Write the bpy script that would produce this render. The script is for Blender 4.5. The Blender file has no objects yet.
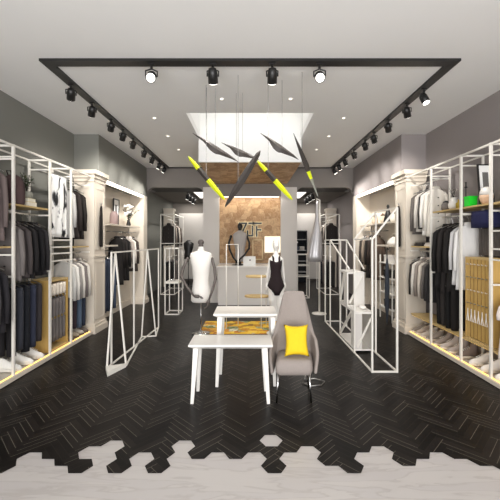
import bpy, math, random
from mathutils import Vector, Matrix
random.seed(7)
sc = bpy.context.scene
COL = sc.collection
F = 340.0; H = 1.6
def yf(y): return F*H/(y-240.0)                     # depth of a floor point seen at row y
def yx(x, X): return F*X/(x-250.0)                  # depth of a plane X seen at column x
def P(x, y, Y): return Vector(((x-250)*Y/F, Y, H-(y-240)*Y/F))

# ------------------------------------------------------------------ materials
def nt(name):
    m = bpy.data.materials.new(name); m.use_nodes = True
    t = m.node_tree; b = t.nodes['Principled BSDF']
    return m, t, b
def srgb(c):
    return tuple(((v/255)/12.92 if v/255 <= .04045 else ((v/255+.055)/1.055)**2.4) for v in c)+(1,)
def mat(name, c, rough=.6, metal=0., var=.12, scale=14., bump=.0, spec=.5, alpha=None, stretch=(1,1,1)):
    m, t, b = nt(name); c = srgb(c)
    tc = t.nodes.new('ShaderNodeTexCoord'); mp = t.nodes.new('ShaderNodeMapping')
    mp.inputs['Scale'].default_value = stretch
    no = t.nodes.new('ShaderNodeTexNoise'); no.inputs['Scale'].default_value = scale; no.inputs['Detail'].default_value = 4
    r = t.nodes.new('ShaderNodeMix'); r.data_type = 'RGBA'
    r.inputs['A'].default_value = tuple(v*(1-var) for v in c[:3])+(1,)
    r.inputs['B'].default_value = tuple(min(1, v*(1+var)) for v in c[:3])+(1,)
    t.links.new(tc.outputs['Object'], mp.inputs[0]); t.links.new(mp.outputs[0], no.inputs['Vector'])
    t.links.new(no.outputs['Fac'], r.inputs['Factor']); t.links.new(r.outputs['Result'], b.inputs['Base Color'])
    b.inputs['Roughness'].default_value = rough; b.inputs['Metallic'].default_value = metal
    b.inputs['Specular IOR Level'].default_value = spec
    if bump:
        bp = t.nodes.new('ShaderNodeBump'); bp.inputs['Strength'].default_value = bump; bp.inputs['Distance'].default_value = .01
        t.links.new(no.outputs['Fac'], bp.inputs['Height']); t.links.new(bp.outputs[0], b.inputs['Normal'])
    return m
def emis(name, c, s):
    m, t, b = nt(name); c = srgb(c)
    b.inputs['Base Color'].default_value = c; b.inputs['Emission Color'].default_value = c
    b.inputs['Emission Strength'].default_value = s
    return m
M = {}
M['wall_l'] = mat('wall_olive_grey', (124,124,118), .85, var=.03, scale=3)
M['wall_r'] = mat('wall_mauve_grey', (146,139,138), .85, var=.03, scale=3)
M['ceil'] = mat('ceiling_paint', (232,231,229), .8, var=.015, scale=2)
M['header'] = mat('header_paint', (136,130,126), .8, var=.03, scale=3)
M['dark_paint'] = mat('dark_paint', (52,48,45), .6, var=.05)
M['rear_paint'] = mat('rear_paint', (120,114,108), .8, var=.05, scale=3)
M['cream'] = mat('cream_panel', (214,204,190), .45, var=.03, scale=4)
M['white'] = mat('white_lacquer', (236,232,226), .3, var=.01)
M['white_tube'] = mat('white_tube', (232,228,220), .35, var=.02)
M['white_plain'] = mat('white_plaster', (245,245,243), .7, var=.01)
M['grey_panel'] = mat('pale_grey_panel', (216,211,206), .5, var=.02, scale=3)
M['black'] = mat('black_metal', (26,25,25), .4, var=.1)
M['chrome'] = mat('chrome', (205,205,205), .18, 1., var=.03)
M['oak'] = mat('oak', (196,160,92), .5, var=.16, scale=5, stretch=(9,9,1))
M['oakx'] = mat('oak_board', (198,170,116), .5, var=.14, scale=5, stretch=(9,1,9))
M['led'] = emis('warm_led', (255,206,110), 2.2)
M['led_cool'] = emis('cool_led', (255,246,232), 2.6)
M['lens'] = emis('lamp_lens', (255,250,240), 6)
M['down'] = emis('downlight_lens', (255,246,232), 2.5)
M['sky_panel'] = emis('skylight_panel', (255,253,250), 1.35)
M['steel'] = mat('brushed_steel', (170,168,165), .3, .9, var=.05)
M['skin_white'] = mat('mannequin_white', (238,234,228), .45, var=.02)
M['arm_grey'] = mat('arm_grey_wood', (92,84,80), .5, var=.15)
M['uph'] = mat('taupe_upholstery', (150,140,134), .75, var=.06, scale=60, bump=.15)
M['yellow'] = mat('yellow_fabric', (232,196,24), .8, var=.06, scale=30, bump=.2)
M['neon'] = mat('neon_yellow', (214,226,22), .5, var=.04)
M['blade'] = mat('charcoal_blade', (58,53,50), .45, var=.15, scale=8)
M['green'] = mat('bright_green', (30,225,50), .5, var=.02)
M['leaf'] = mat('leaf_green', (58,76,44), .6, var=.3)
M['stem'] = mat('dark_stem', (40,36,28), .7, var=.2)
M['pot'] = mat('grey_pot', (140,140,130), .7, var=.1)
M['petal'] = mat('petal_white', (240,236,230), .7, var=.03)
M['glass'] = mat('green_glass', (150,165,140), .1, var=.05)

# expression helper for shader math
class E:
    def __init__(s, t, o): s.t = t; s.o = o
    def _m(s, op, *a):
        n = s.t.nodes.new('ShaderNodeMath'); n.operation = op
        for i, v in enumerate((s,)+a):
            if isinstance(v, E): s.t.links.new(v.o, n.inputs[i])
            else: n.inputs[i].default_value = v
        return E(s.t, n.outputs[0])
    def __add__(s, b): return s._m('ADD', b)
    def __sub__(s, b): return s._m('SUBTRACT', b)
    def __mul__(s, b): return s._m('MULTIPLY', b)
    def fl(s): return s._m('FLOOR')
    def mod(s, b): return s._m('FLOORED_MODULO', b)
    def lt(s, b): return s._m('LESS_THAN', b)
    def gt(s, b): return s._m('GREATER_THAN', b)
    def mn(s, b): return s._m('MINIMUM', b)
    def mx(s, b): return s._m('MAXIMUM', b)
def pick(c, a, b): return a*c + b*(c*-1.0+1.0)

def parquet():
    m, t, b = nt('dark_herringbone_parquet')
    tc = t.nodes.new('ShaderNodeTexCoord'); sp = t.nodes.new('ShaderNodeSeparateXYZ')
    t.links.new(tc.outputs['Object'], sp.inputs[0])
    X = E(t, sp.outputs[0]); Y = E(t, sp.outputs[1])
    W = 1/.052; k = .70710678; n = 6.0
    x = (X*k + Y*k)*W; y = (Y*k - X*k)*W
    i = x.fl(); j = y.fl(); fx = x - i; fy = y - j
    tt = (i - j).mod(2*n); h = tt.lt(n)
    ua = fx + tt; va = fy                                  # lying plank
    t2 = tt - n; ub = t2 + 1.0 - fy; vb = fx               # standing plank
    u = pick(h, ua, ub); v = pick(h, va, vb)
    ida = pick(h, i - tt, i); idb = pick(h, j, j + t2)
    e = .07
    edge = (v.mn(v*-1.0+1.0)).mn(u.mn(u*-1.0+n))
    cv = t.nodes.new('ShaderNodeCombineXYZ'); t.links.new(ida.o, cv.inputs[0]); t.links.new(idb.o, cv.inputs[1]); t.links.new(h.o, cv.inputs[2])
    wn = t.nodes.new('ShaderNodeTexWhiteNoise'); t.links.new(cv.outputs[0], wn.inputs['Vector'])
    rnd = E(t, wn.outputs['Value'])
    line = v.lt(e)
    # grain
    cg = t.nodes.new('ShaderNodeCombineXYZ'); t.links.new((u*.35+rnd*40.0).o, cg.inputs[0]); t.links.new((v*4.0).o, cg.inputs[1])
    gn = t.nodes.new('ShaderNodeTexNoise'); gn.inputs['Scale'].default_value = 2.0; gn.inputs['Detail'].default_value = 5
    t.links.new(cg.outputs[0], gn.inputs['Vector'])
    val = rnd*.55 + E(t, gn.outputs['Fac'])*.9
    cr = t.nodes.new('ShaderNodeValToRGB'); t.links.new(val.o, cr.inputs[0])
    cr.color_ramp.elements[0].position = .3; cr.color_ramp.elements[0].color = srgb((8,7,7))
    cr.color_ramp.elements[1].position = 1.2 if False else 1.0; cr.color_ramp.elements[1].color = srgb((34,30,28))
    mx = t.nodes.new('ShaderNodeMix'); mx.data_type = 'RGBA'
    mx.inputs['B'].default_value = srgb((132,124,112))
    lw = line*(rnd.gt(.42)*.5+.05)
    t.links.new(lw.o, mx.inputs['Factor']); t.links.new(cr.outputs[0], mx.inputs['A'])
    t.links.new(mx.outputs['Result'], b.inputs['Base Color'])
    t.links.new((E(t, gn.outputs['Fac'])*.3+.22).o, b.inputs['Roughness'])
    b.inputs['Specular IOR Level'].default_value = .12
    return m
M['parquet'] = parquet()
def marble():
    m, t, b = nt('white_marble')
    tc = t.nodes.new('ShaderNodeTexCoord'); mp = t.nodes.new('ShaderNodeMapping')
    mp.inputs['Scale'].default_value = (.9, 5.5, 1); mp.inputs['Rotation'].default_value = (0,0,.16)
    no = t.nodes.new('ShaderNodeTexNoise'); no.inputs['Scale'].default_value = 1.6; no.inputs['Detail'].default_value = 7; no.inputs['Distortion'].default_value = 1.0
    cr = t.nodes.new('ShaderNodeValToRGB')
    els = cr.color_ramp.elements
    els[0].position = .46; els[0].color = srgb((190,185,183))
    els[1].position = .6; els[1].color = srgb((194,189,186))
    e = els.new(.505); e.color = srgb((180,174,171))
    e = els.new(.525); e.color = srgb((192,187,184))
    t.links.new(tc.outputs['Object'], mp.inputs[0]); t.links.new(mp.outputs[0], no.inputs['Vector'])
    t.links.new(no.outputs['Fac'], cr.inputs[0]); t.links.new(cr.outputs[0], b.inputs['Base Color'])
    b.inputs['Roughness'].default_value = .3
    return m
M['marble'] = marble()
def patchwork(name, cols, scale, rough=.6, sx=(1,1,1), grain=12., rand=.35):
    m, t, b = nt(name)
    tc = t.nodes.new('ShaderNodeTexCoord'); mp = t.nodes.new('ShaderNodeMapping'); mp.inputs['Scale'].default_value = sx
    vo = t.nodes.new('ShaderNodeTexVoronoi'); vo.inputs['Scale'].default_value = scale; vo.distance = 'CHEBYCHEV'
    no = t.nodes.new('ShaderNodeTexNoise'); no.inputs['Scale'].default_value = grain; no.inputs['Detail'].default_value = 6; no.inputs['Distortion'].default_value = 2
    sp = t.nodes.new('ShaderNodeSeparateColor')
    t.links.new(tc.outputs['Object'], mp.inputs[0]); t.links.new(mp.outputs[0], vo.inputs['Vector'])
    t.links.new(vo.outputs['Color'], sp.inputs[0]); t.links.new(tc.outputs['Object'], no.inputs['Vector'])
    v = E(t, sp.outputs[0])*(1-rand) + E(t, no.outputs['Fac'])*rand
    cr = t.nodes.new('ShaderNodeValToRGB'); els = cr.color_ramp.elements
    for q, c in enumerate(cols):
        p = q/(len(cols)-1)
        if q == 0: e = els[0]; e.position = .1
        elif q == len(cols)-1: e = els[-1]; e.position = .9
        else: e = els.new(.1+.8*p)
        e.color = srgb(c)
    t.links.new(v.o, cr.inputs[0]); t.links.new(cr.outputs[0], b.inputs['Base Color'])
    b.inputs['Roughness'].default_value = rough
    return m
M['osb'] = patchwork('burl_wood_mosaic', [(128,94,62),(206,172,132),(160,122,84),(226,198,158)], 6.0, rand=.5, grain=7)
M['rug'] = patchwork('rug_pattern', [(120,74,40),(214,160,30),(226,190,70),(180,110,40),(90,110,60),(226,214,190)], 7., .95, rand=.3)
def inkprint():
    m, t, b = nt('black_ink_print')
    tc = t.nodes.new('ShaderNodeTexCoord'); mp = t.nodes.new('ShaderNodeMapping'); mp.inputs['Scale'].default_value = (1, 4.5, 2.0); mp.inputs['Location'].default_value = (.3,.9,.35)
    no = t.nodes.new('ShaderNodeTexNoise'); no.inputs['Scale'].default_value = 1.7; no.inputs['Detail'].default_value = 7; no.inputs['Distortion'].default_value = .6
    cr = t.nodes.new('ShaderNodeValToRGB'); els = cr.color_ramp.elements
    els[0].position = .4; els[0].color = srgb((22,22,24)); els[1].position = .5; els[1].color = srgb((238,238,236))
    e = els.new(.44); e.color = srgb((70,70,72)); e = els.new(.46); e.color = srgb((170,170,172))
    t.links.new(tc.outputs['Object'], mp.inputs[0]); t.links.new(mp.outputs[0], no.inputs['Vector'])
    t.links.new(no.outputs['Fac'], cr.inputs[0]); t.links.new(cr.outputs[0], b.inputs['Base Color'])
    b.inputs['Roughness'].default_value = .8
    return m
M['ink'] = inkprint()
_cl = {}
def cloth(c):
    c = tuple(c)
    if c not in _cl:
        _cl[c] = mat('cloth_%d_%d_%d' % c, c, .85, var=.1, scale=10, bump=.2, spec=.25, stretch=(3,3,.6))
    return _cl[c]

# ------------------------------------------------------------------ mesh builder
ORG = {}
class MB:
    def __init__(s): s.v = []; s.f = []; s.mi = []
    def quad(s, a, b, c, d, k=0):
        n = len(s.v); s.v += [Vector(p) for p in (a,b,c,d)]; s.f.append((n,n+1,n+2,n+3)); s.mi.append(k); return s
    def poly(s, pts, k=0):
        n = len(s.v); s.v += [Vector(p) for p in pts]; s.f.append(tuple(range(n, n+len(pts)))); s.mi.append(k); return s
    def box(s, x0, x1, y0, y1, z0, z1, k=0):
        if x0 > x1: x0, x1 = x1, x0
        if y0 > y1: y0, y1 = y1, y0
        n = len(s.v)
        s.v += [Vector((x,y,z)) for z in (z0,z1) for y in (y0,y1) for x in (x0,x1)]
        for f in ((0,2,3,1),(4,5,7,6),(0,1,5,4),(2,6,7,3),(0,4,6,2),(1,3,7,5)):
            s.f.append(tuple(n+i for i in f)); s.mi.append(k)
        return s
    def rings(s, rs, cap=True, k=0, closed=True):
        n0 = len(s.v); m = len(rs[0])
        for r in rs: s.v += [Vector(p) for p in r]
        for a in range(len(rs)-1):
            for b in range(m if closed else m-1):
                c = (b+1) % m
                s.f.append((n0+a*m+b, n0+a*m+c, n0+(a+1)*m+c, n0+(a+1)*m+b)); s.mi.append(k)
        if cap:
            s.f.append(tuple(n0+i for i in reversed(range(m)))); s.mi.append(k)
            s.f.append(tuple(n0+(len(rs)-1)*m+i for i in range(m))); s.mi.append(k)
        return s
    def tube(s, pts, r, n=8, k=0, sq=False, up=None):
        pts = [Vector(p) for p in pts]; rs = []
        rr = r if isinstance(r, (list, tuple)) else [r]*len(pts)
        pa = None
        for i, p in enumerate(pts):
            d = (pts[min(i+1, len(pts)-1)] - pts[max(i-1, 0)]).normalized()
            if pa is None:
                u = Vector(up) if up else (Vector((0,0,1)) if abs(d.z) < .9 else Vector((0,1,0)))
                a = d.cross(u).normalized()
            else:
                a = (pa - d*pa.dot(d)).normalized()
            pa = a; b = d.cross(a).normalized()
            if sq:
                q = rr[i]; rs.append([p+a*q+b*q, p-a*q+b*q, p-a*q-b*q, p+a*q-b*q])
            else:
                rs.append([p+(a*math.cos(t)+b*math.sin(t))*rr[i] for t in [2*math.pi*j/n for j in range(n)]])
        return s.rings(rs, k=k)
    def bar(s, p, q, w, k=0): return s.tube([p, q], w/2, sq=True, k=k)
    def lathe(s, prof, c=(0,0,0), n=20, k=0, sx=1, sy=1):
        c = Vector(c)
        return s.rings([[c+Vector((r*sx*math.cos(2*math.pi*j/n), r*sy*math.sin(2*math.pi*j/n), z)) for j in range(n)] for r, z in prof], k=k)
    def ell(s, c, rx, ry, rz, n=14, m=9, k=0):
        c = Vector(c); prof = [(max(.02, math.sin(math.pi*i/m)), -math.cos(math.pi*i/m)) for i in range(m+1)]
        return s.rings([[c+Vector((r*rx*math.cos(2*math.pi*j/n), r*ry*math.sin(2*math.pi*j/n), z*rz)) for j in range(n)] for r, z in prof], k=k)
    def prism(s, pts, vec, k=0):
        vec = Vector(vec); a = [Vector(p) for p in pts]; return s.rings([a, [p+vec for p in a]], k=k)
    def build(s, name, m, parent=None, smooth=False, bevel=0, org=None):
        me = bpy.data.meshes.new(name)
        o0 = ORG.get(parent.name, Vector()) if parent else (Vector(org) if org else None)
        if o0 is None:
            xs = [p.x for p in s.v]; ys = [p.y for p in s.v]; zs = [p.z for p in s.v]
            o0 = Vector(((min(xs)+max(xs))/2, (min(ys)+max(ys))/2, min(zs)))
        me.from_pydata([p-o0 for p in s.v], [], s.f)
        ms = m if isinstance(m, (list, tuple)) else [m]
        for q in ms: me.materials.append(q)
        if len(ms) > 1:
            for pl, k in zip(me.polygons, s.mi): pl.material_index = k
        if smooth:
            for pl in me.polygons: pl.use_smooth = True
        me.validate(); me.update()
        import bmesh
        bm = bmesh.new(); bm.from_mesh(me); (bmesh.ops.remove_doubles(bm, verts=bm.verts, dist=1e-6) if name in ('backrest_shell','cushion_cover') else None); bmesh.ops.recalc_face_normals(bm, faces=bm.faces); bm.to_mesh(me); bm.free()
        o = bpy.data.objects.new(name, me); COL.objects.link(o)
        if parent: o.parent = parent
        else: o.location = o0
        ORG[o.name] = o0
        if bevel:
            b = o.modifiers.new('bevel', 'BEVEL'); b.width = bevel; b.segments = 2; b.limit_method = 'ANGLE'
            b.harden_normals = False
        return o
def tag(o, label, cat, group=None, kind=None):
    o['label'] = label; o['category'] = cat
    if group: o['group'] = group
    if kind: o['kind'] = kind
    return o
def thing(name, loc, label, cat, group=None):
    o = bpy.data.objects.new(name, None); COL.objects.link(o); o.location = loc; o.empty_display_size = .1
    ORG[o.name] = Vector(loc); return tag(o, label, cat, group)
def struct(name, mb, m, smooth=False):
    o = mb.build(name, m, None, smooth, org=(0,0,0)); o['kind'] = 'structure'; return o
def copy_tree(o, parent=None):
    c = o.copy(); COL.objects.link(c)
    if parent: c.parent = parent
    for ch in list(o.children): copy_tree(ch, c)
    return c

# ------------------------------------------------------------------ the shell
CZ = 3.45; WX = 3.08; BX = 2.65; YB = 8.72; YS = 5.95
struct('floor', MB().box(-3.4,3.4,-2.6,13.4,-.12,0), M['marble'])
# dark parquet with its hexagon-cut front edge
def L(l): return 2.784-.0759*l
XC, PT, S_ = .168, .1368, .0912
bottoms = {-18:7,-17:6,-16:7,-15:7,-14:6,-13:3,-12:4,-11:5,-10:2,-9:1,-8:6,-7:3,-6:6,-5:1,-4:4,-3:3,-2:4,-1:3,0:6,1:3,2:2,3:5,4:6,5:3,6:2,7:5,8:4,9:3,10:4,11:5,12:6,13:7,14:6,15:7,16:6,17:7,18:6}
mb = MB(); z = .003
def hexcell(k, l0):
    cx = XC+PT*k; ya, ym, yb = L(l0), L(l0+1), L(l0+2)
    mb.poly([(cx-S_/2,ya,z),(cx-S_,ym,z),(cx-S_/2,yb,z),(cx+S_/2,yb,z),(cx+S_,ym,z),(cx+S_/2,ya,z)])
for k, bt in bottoms.items():
    cx = XC+PT*k
    if k % 2 == 0:
        mb.poly([(cx-S_,L(-1),z),(cx-S_/2,L(0),z),(cx+S_/2,L(0),z),(cx+S_,L(-1),z)]); l = 0
    else: l = -1
    while l+2 <= bt:
        if not (k == 0 and l == 0): hexcell(k, l)
        l += 2
hexcell(-10, 4)
# the row line between half hexes and the big field
mb.poly([(XC-18*PT-S_,L(-1),z),(XC+18*PT+S_,L(-1),z),(3.08,L(-1),z),(3.08,8.9,z),(3.08,13.2,z),(-3.08,13.2,z),(-3.08,L(-1),z)])
pf = struct('floor_parquet', mb, M['parquet'])

HX, H0, H1 = .93, 4.95, 6.3
struct('ceiling', MB().box(-3.4,3.4,-2.6,H0,CZ,CZ+.12).box(-3.4,-HX,H0,H1,CZ,CZ+.12).box(HX,3.4,H0,H1,CZ,CZ+.12).box(-3.4,3.4,H1,8.9,CZ,CZ+.12), M['ceil'])
struct('trim_1', MB().box(-HX-.04,-HX,H0-.04,H1,CZ+.12,4.3).box(HX,HX+.04,H0-.04,H1,CZ+.12,4.3).box(-HX,HX,H0-.04,H0,CZ+.12,4.3).box(-HX-.04,HX+.04,H0-.04,H1+.04,4.3,4.34)
    .box(-HX-.02,HX+.02,H1-.02,H1+.03,3.04,4.3), M['white_plain'])
struct('trim_2', MB().box(-.95,.95,H1+.03,YB,3.06,CZ,0).box(-.95,.95,H1+.03,YB,3.04,3.06,1), [M['header'], M['osb']])
t = thing('skylight_lamp', (0,(H0+H1)/2,4.24), 'glowing white light panel inside the ceiling recess above the hanging blades', 'ceiling light')
MB().box(-.85,.85,H0+.06,H1-.1,4.25,4.28).build('light_panel', M['sky_panel'], t)
MB().box(-.88,.88,H0+.03,H1-.07,4.28,4.3).build('frame', M['white'], t)

struct('wall_left', MB().box(-WX-.12,-WX,-2.6,YS,0,CZ), M['wall_l'])
struct('wall_right', MB().box(WX,WX+.12,-2.6,YS,0,CZ), M['wall_r'])
for s, nm in ((-1,'left'),(1,'right')):
    m = M['wall_l'] if s < 0 else M['wall_r']
    struct('wall_bulkhead_'+nm, MB().box(s*BX, s*(WX+.12), YS, YB, 2.72, CZ), m)
    struct('wall_niche_'+nm, MB().box(s*3.0, s*(WX+.12), YS, YB+.1, 0, 2.72), M['cream'])
    # pilasters with cornice, plinth and chair rail
    for q, (ya, yb) in enumerate(((5.8,6.24),(8.5,8.8))):
        mb = MB().box(s*2.66, s*3.0, ya, yb, 0, 2.72)
        if q == 0:
            mb.box(s*2.6, s*3.0, ya-.07, yb+.03, 2.72, 2.79).box(s*2.63, s*3.0, ya-.04, yb+.02, 2.66, 2.72).box(s*2.65, s*3.0, ya-.02, yb+.01, 2.6, 2.66)
            mb.box(s*2.65, s*3.0, ya-.015, yb+.01, 1.3, 1.33)
            for (za, zb) in ((.22,1.22),(1.42,2.5)):     # raised panel mouldings
                mb.box(s*2.655, s*2.67, ya+.06, ya+.08, za, zb).box(s*2.655, s*2.67, yb-.08, yb-.06, za, zb).box(s*2.655, s*2.67, ya+.06, yb-.06, za, za+.02).box(s*2.655, s*2.67, ya+.06, yb-.06, zb-.02, zb)
        mb.box(s*2.62, s*3.0, ya-.04, yb+.03, 0, .11).box(s*2.64, s*3.0, ya-.02, yb+.015, .11, .16)
        struct('trim_%d' % (3+q+(2 if s > 0 else 0)), mb, M['cream'])
    struct('baseboard_'+nm, MB().box(s*2.97, s*3.0, 6.28, 8.45, 0, .14), M['cream'])
    t = thing('cornice_light', (s*2.68,7.38,2.6), 'long white cornice strip light over the %s cream niche' % nm, 'light', 'cornice lights')
    MB().box(s*2.66, s*2.74, 6.3, 8.47, 2.66, 2.715).build('housing', M['white'], t)
    MB().box(s*2.648, s*2.66, 6.32, 8.46, 2.672, 2.702).box(s*2.66, s*2.70, 6.32, 8.46, 2.652, 2.66).build('diffuser', M['led_cool'], t)

# back wall with two round-cornered openings, pilasters and the wood feature wall
OT = 2.95
mb = MB().box(-BX,BX,YB,YB+.15,OT,CZ)
for s in (-1,1):
    for xc, d in ((2.63,-1),(1.2,1)):
        r = .16; pts = [(s*xc,YB,OT)]
        for a in range(7):
            th = math.pi/2*a/6
            pts.append((s*(xc+d*(r-r*math.sin(th))), YB, OT-(r-r*math.cos(th))))
        mb.prism(pts, (0,.15,0))
struct('wall_back', mb, M['header'])
struct('trim_7', MB().box(-1.2,-.79,YB-.04,YB+.9,0,OT).box(.79,1.2,YB-.04,YB+.9,0,OT)
    .box(-1.22,-.78,YB-.06,YB+.1,0,.14).box(.78,1.22,YB-.06,YB+.1,0,.14).box(-1.22,-.78,YB-.06,YB+.1,1.52,1.56).box(.78,1.22,YB-.06,YB+.1,1.52,1.56), M['grey_panel'])
struct('trim_8', MB().box(-.79,.79,YB-.05,YB+.15,2.72,OT), M['header'])
struct('wall_feature', MB().box(-.79,.79,YB+.12,YB+.2,1.0,2.72,0).box(-.79,.79,YB+.10,YB+.2,0,1.0,1), [M['osb'], M['grey_panel']])
# rear rooms
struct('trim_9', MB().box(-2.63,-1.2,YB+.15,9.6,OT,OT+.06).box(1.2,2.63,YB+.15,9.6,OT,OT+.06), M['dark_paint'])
struct('ceiling_rear', MB().box(-3.1,3.1,9.6,13.2,3.05,3.1).box(-3.1,3.1,9.57,9.6,OT,3.1), M['rear_paint'])
struct('wall_rear', MB().box(-3.1,3.1,13.2,13.3,0,3.1,0).box(-2.75,-1.7,13.14,13.2,.1,2.63,1).box(1.7,2.75,13.14,13.2,.1,2.63,1), [M['rear_paint'], M['grey_panel']])
struct('wall_rear_left', MB().box(-3.1,-3.0,YB+.1,13.3,0,3.1), M['wall_l'])
struct('wall_rear_right', MB().box(3.0,3.1,YB+.1,13.3,0,3.1), M['wall_r'])
struct('wall_core', MB().box(-1.0,1.0,YB+.9,13.2,0,3.05), M['rear_paint'])

# ------------------------------------------------------------------ lettering on the wood wall
def wl(x, y): return P(x, y, YB+.1)
t = thing('wall_sign', (0,YB+.12,1.6), 'dark metal ZJF letter sign on the patterned wood wall', 'sign')
def plate(m, p, q, w, y0, y1, ext):
    d = (q-p).normalized(); n = Vector((-d.z,0,d.x)); p = p-d*ext; q = q+d*ext
    pts = [p+n*w, q+n*w, q-n*w, p-n*w]
    m.prism([Vector((v.x,y0,v.z)) for v in pts], (0,y1-y0,0))
def letter(name, segs):
    a = MB(); b = MB()
    for k, (p, q) in enumerate(segs):
        p = wl(*p); q = wl(*q)
        plate(a, p, q, .021, YB+.075-.001*k, YB+.1, .017); plate(b, p, q, .041, YB+.1-.0005*k, YB+.118, .034)
    o = a.build(name, M['black'], t); b.build('backing', cream_metal, o)
cream_metal = mat('cream_metal', (226,206,160), .4, .2)
letter('letter_z', [((239.5,223.3),(246.5,223.3)),((246.5,223.3),(240.5,236)),((240.5,236),(245.5,236))])
letter('letter_j', [((249,223.3),(253.2,223.3)),((252.6,226.5),(252.6,235.6)),((252.6,235.6),(247.6,235.6)),((247.6,235.6),(247.6,231))])
letter('letter_f', [((253.8,223.3),(261,223.3)),((256.6,226.8),(256.6,236)),((256.6,229.8),(260.6,229.8))])

# ------------------------------------------------------------------ lighting track and spots
t = thing('lighting_track', (0,3.52,CZ), 'black rectangular lighting track recessed in the ceiling', 'track')
TW = .1
MB().box(-2.15,2.15,3.46,3.58,CZ-.025,CZ).build('track_rail', M['black'], t)
MB().box(-2.15,-2.05,3.58,8.64,CZ-.025,CZ).build('track_rail', M['black'], t)
MB().box(2.05,2.15,3.58,8.64,CZ-.025,CZ).build('track_rail', M['black'], t)
MB().box(-2.15,2.15,8.64,8.7,CZ-.02,CZ).build('track_rail', M['black'], t)
def spot(px, Y, X, aim, label, power, s=1., zt=CZ-.025, grp='track spotlights', light=True, lensy=False):
    base = Vector((X, Y, zt)); r = thing('track_spotlight', base, label, 'spotlight', grp)
    MB().tube([base, base-Vector((0,0,.05*s))], .012*s, 8).box(X-.03*s,X+.03*s,Y-.016*s,Y+.016*s,zt-.012,zt).build('mount', M['black'], r)
    c = base-Vector((0,0,.12*s)); d = (Vector(aim)-c).normalized()
    side = d.cross(Vector((0,0,1))); side = side.normalized() if side.length > .05 else Vector((1,0,0))
    MB().tube([c+side*.052*s, c+side*.054*s+Vector((0,0,.05*s)), base-Vector((0,0,.05*s)), c-side*.054*s+Vector((0,0,.05*s)), c-side*.052*s], .007*s, 6).build('bracket', M['black'], r)
    b = [(-.075,.02),(-.07,.034),(-.03,.045),(.06,.047),(.062,.042)]
    MB().tube([c+d*a*s for a, q in b], [q*s for a, q in b], 16).build('housing', M['black'], r, True)
    MB().tube([c+d*.0625*s, c+d*.066*s], .038*s, 16).build('lens', M['lens'], r)
    if light:
        l = bpy.data.lights.new('spot_beam', 'SPOT'); l.energy = power; l.spot_size = math.radians(80); l.spot_blend = 1.0; l.shadow_soft_size = .06; l.color = (1,.96,.9)
        o = bpy.data.objects.new('spot_beam', l); COL.objects.link(o); o.location = c+d*.08*s; o.rotation_euler = d.to_track_quat('-Z','Y').to_euler()
    return r
ordn = ['first','second','third','fourth','fifth','sixth','seventh','eighth','ninth','tenth','eleventh','twelfth','thirteenth','fourteenth']
PW = 58
for i, Y in enumerate((3.99,4.52,5.14,5.62,6.1,6.74,7.29,7.85,8.3)):
    spot(0, Y, -2.1, (-3.0,min(8.0+.04*i,Y+(1.3 if i%2 else 1.6)),1.8), '%s black spotlight from the front on the left track rail' % ordn[i].capitalize(), PW, 1.0)
for i, Y in enumerate((4.1,4.55,5.17,5.76,6.2,6.86,7.5,8.0,8.45)):
    spot(0, Y, 2.1, (3.0 if i else 2.6,min(8.0+.04*i,Y+(1.3 if i%2 else 1.6)) if i else 3.4,1.8 if i else 1.4), '%s black spotlight from the front on the right track rail' % ordn[i].capitalize(), PW, 1.0)
spot(0, 3.52, -1.02, (-.85,2.4,2.5), 'black spotlight turned forward, leftmost on the front track rail', 40, 1.1)
spot(0, 3.52, -.385, (-.4,5.2,1.2), 'black spotlight pointing down, second from left on the front track rail', 60, 1.1)
spot(0, 3.52, .23, (.3,5.2,1.2), 'black spotlight pointing down, second from right on the front track rail', 60, 1.1)
spot(0, 3.52, .72, (.6,2.4,2.5), 'black spotlight turned forward, rightmost on the front track rail', 40, 1.1)
dl = [(-.37,4.45,'nearest the front, left of the middle'),(.53,4.45,'nearest the front, right of the middle'),(-1.45,5.15,'nearest on the left of the bright recess'),(1.42,5.15,'nearest on the right of the bright recess'),
      (-1.46,6.05,'second on the left of the bright recess'),(1.4,6.05,'second on the right of the bright recess'),(-1.46,6.95,'third on the left of the bright recess'),(1.36,6.95,'third on the right of the bright recess')]
for x, y, w in dl:
    t = thing('downlight', (x,y,CZ), 'small round recessed downlight '+w, 'downlight', 'recessed downlights')
    MB().lathe([(.022,-.004),(.034,-.006),(.037,0.0)], (x,y,CZ), 20).build('trim_ring', M['white'], t, True)
    MB().lathe([(.02,-.0075),(.02,-.005)], (x,y,CZ), 16).build('lens', M['down'], t)

# ------------------------------------------------------------------ garments
def hanger_mb(o, w, hook=.1, up=0):
    """o: point on the rod; local x is the shoulder line"""
    m = MB(); x, y, z = o
    m.tube([(x+.022,y,z-.0), (x+.016,y,z+.016),(x,y,z+.022),(x-.016,y,z+.016),(x-.022,y,z),(x-.012,y,z-.018),(x,y,z-.03),(x,y,z-hook)], .0035, 5)
    m.tube([(x-w*.5,y,z-hook-.05),(x-w*.25,y,z-hook-.018),(x,y,z-hook),(x+w*.25,y,z-hook-.018),(x+w*.5,y,z-hook-.05)], .007, 6)
    return m
def ringg(cx, cy, z, hx, hy, n=20, ph=0., amp=0.):
    r = []
    for j in range(n):
        a = 2*math.pi*j/n; c, s = math.cos(a), math.sin(a)
        k = 1+amp*math.sin(5*a+ph)+amp*.7*math.sin(9*a+ph*2.1)
        r.append(Vector((cx+hx*(abs(c)**.8)*(1 if c>=0 else -1)*(1+amp*.2*math.sin(3*a+ph)), cy+hy*(abs(s)**.8)*(1 if s>=0 else -1)*k, z)))
    return r
GC = {}
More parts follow.
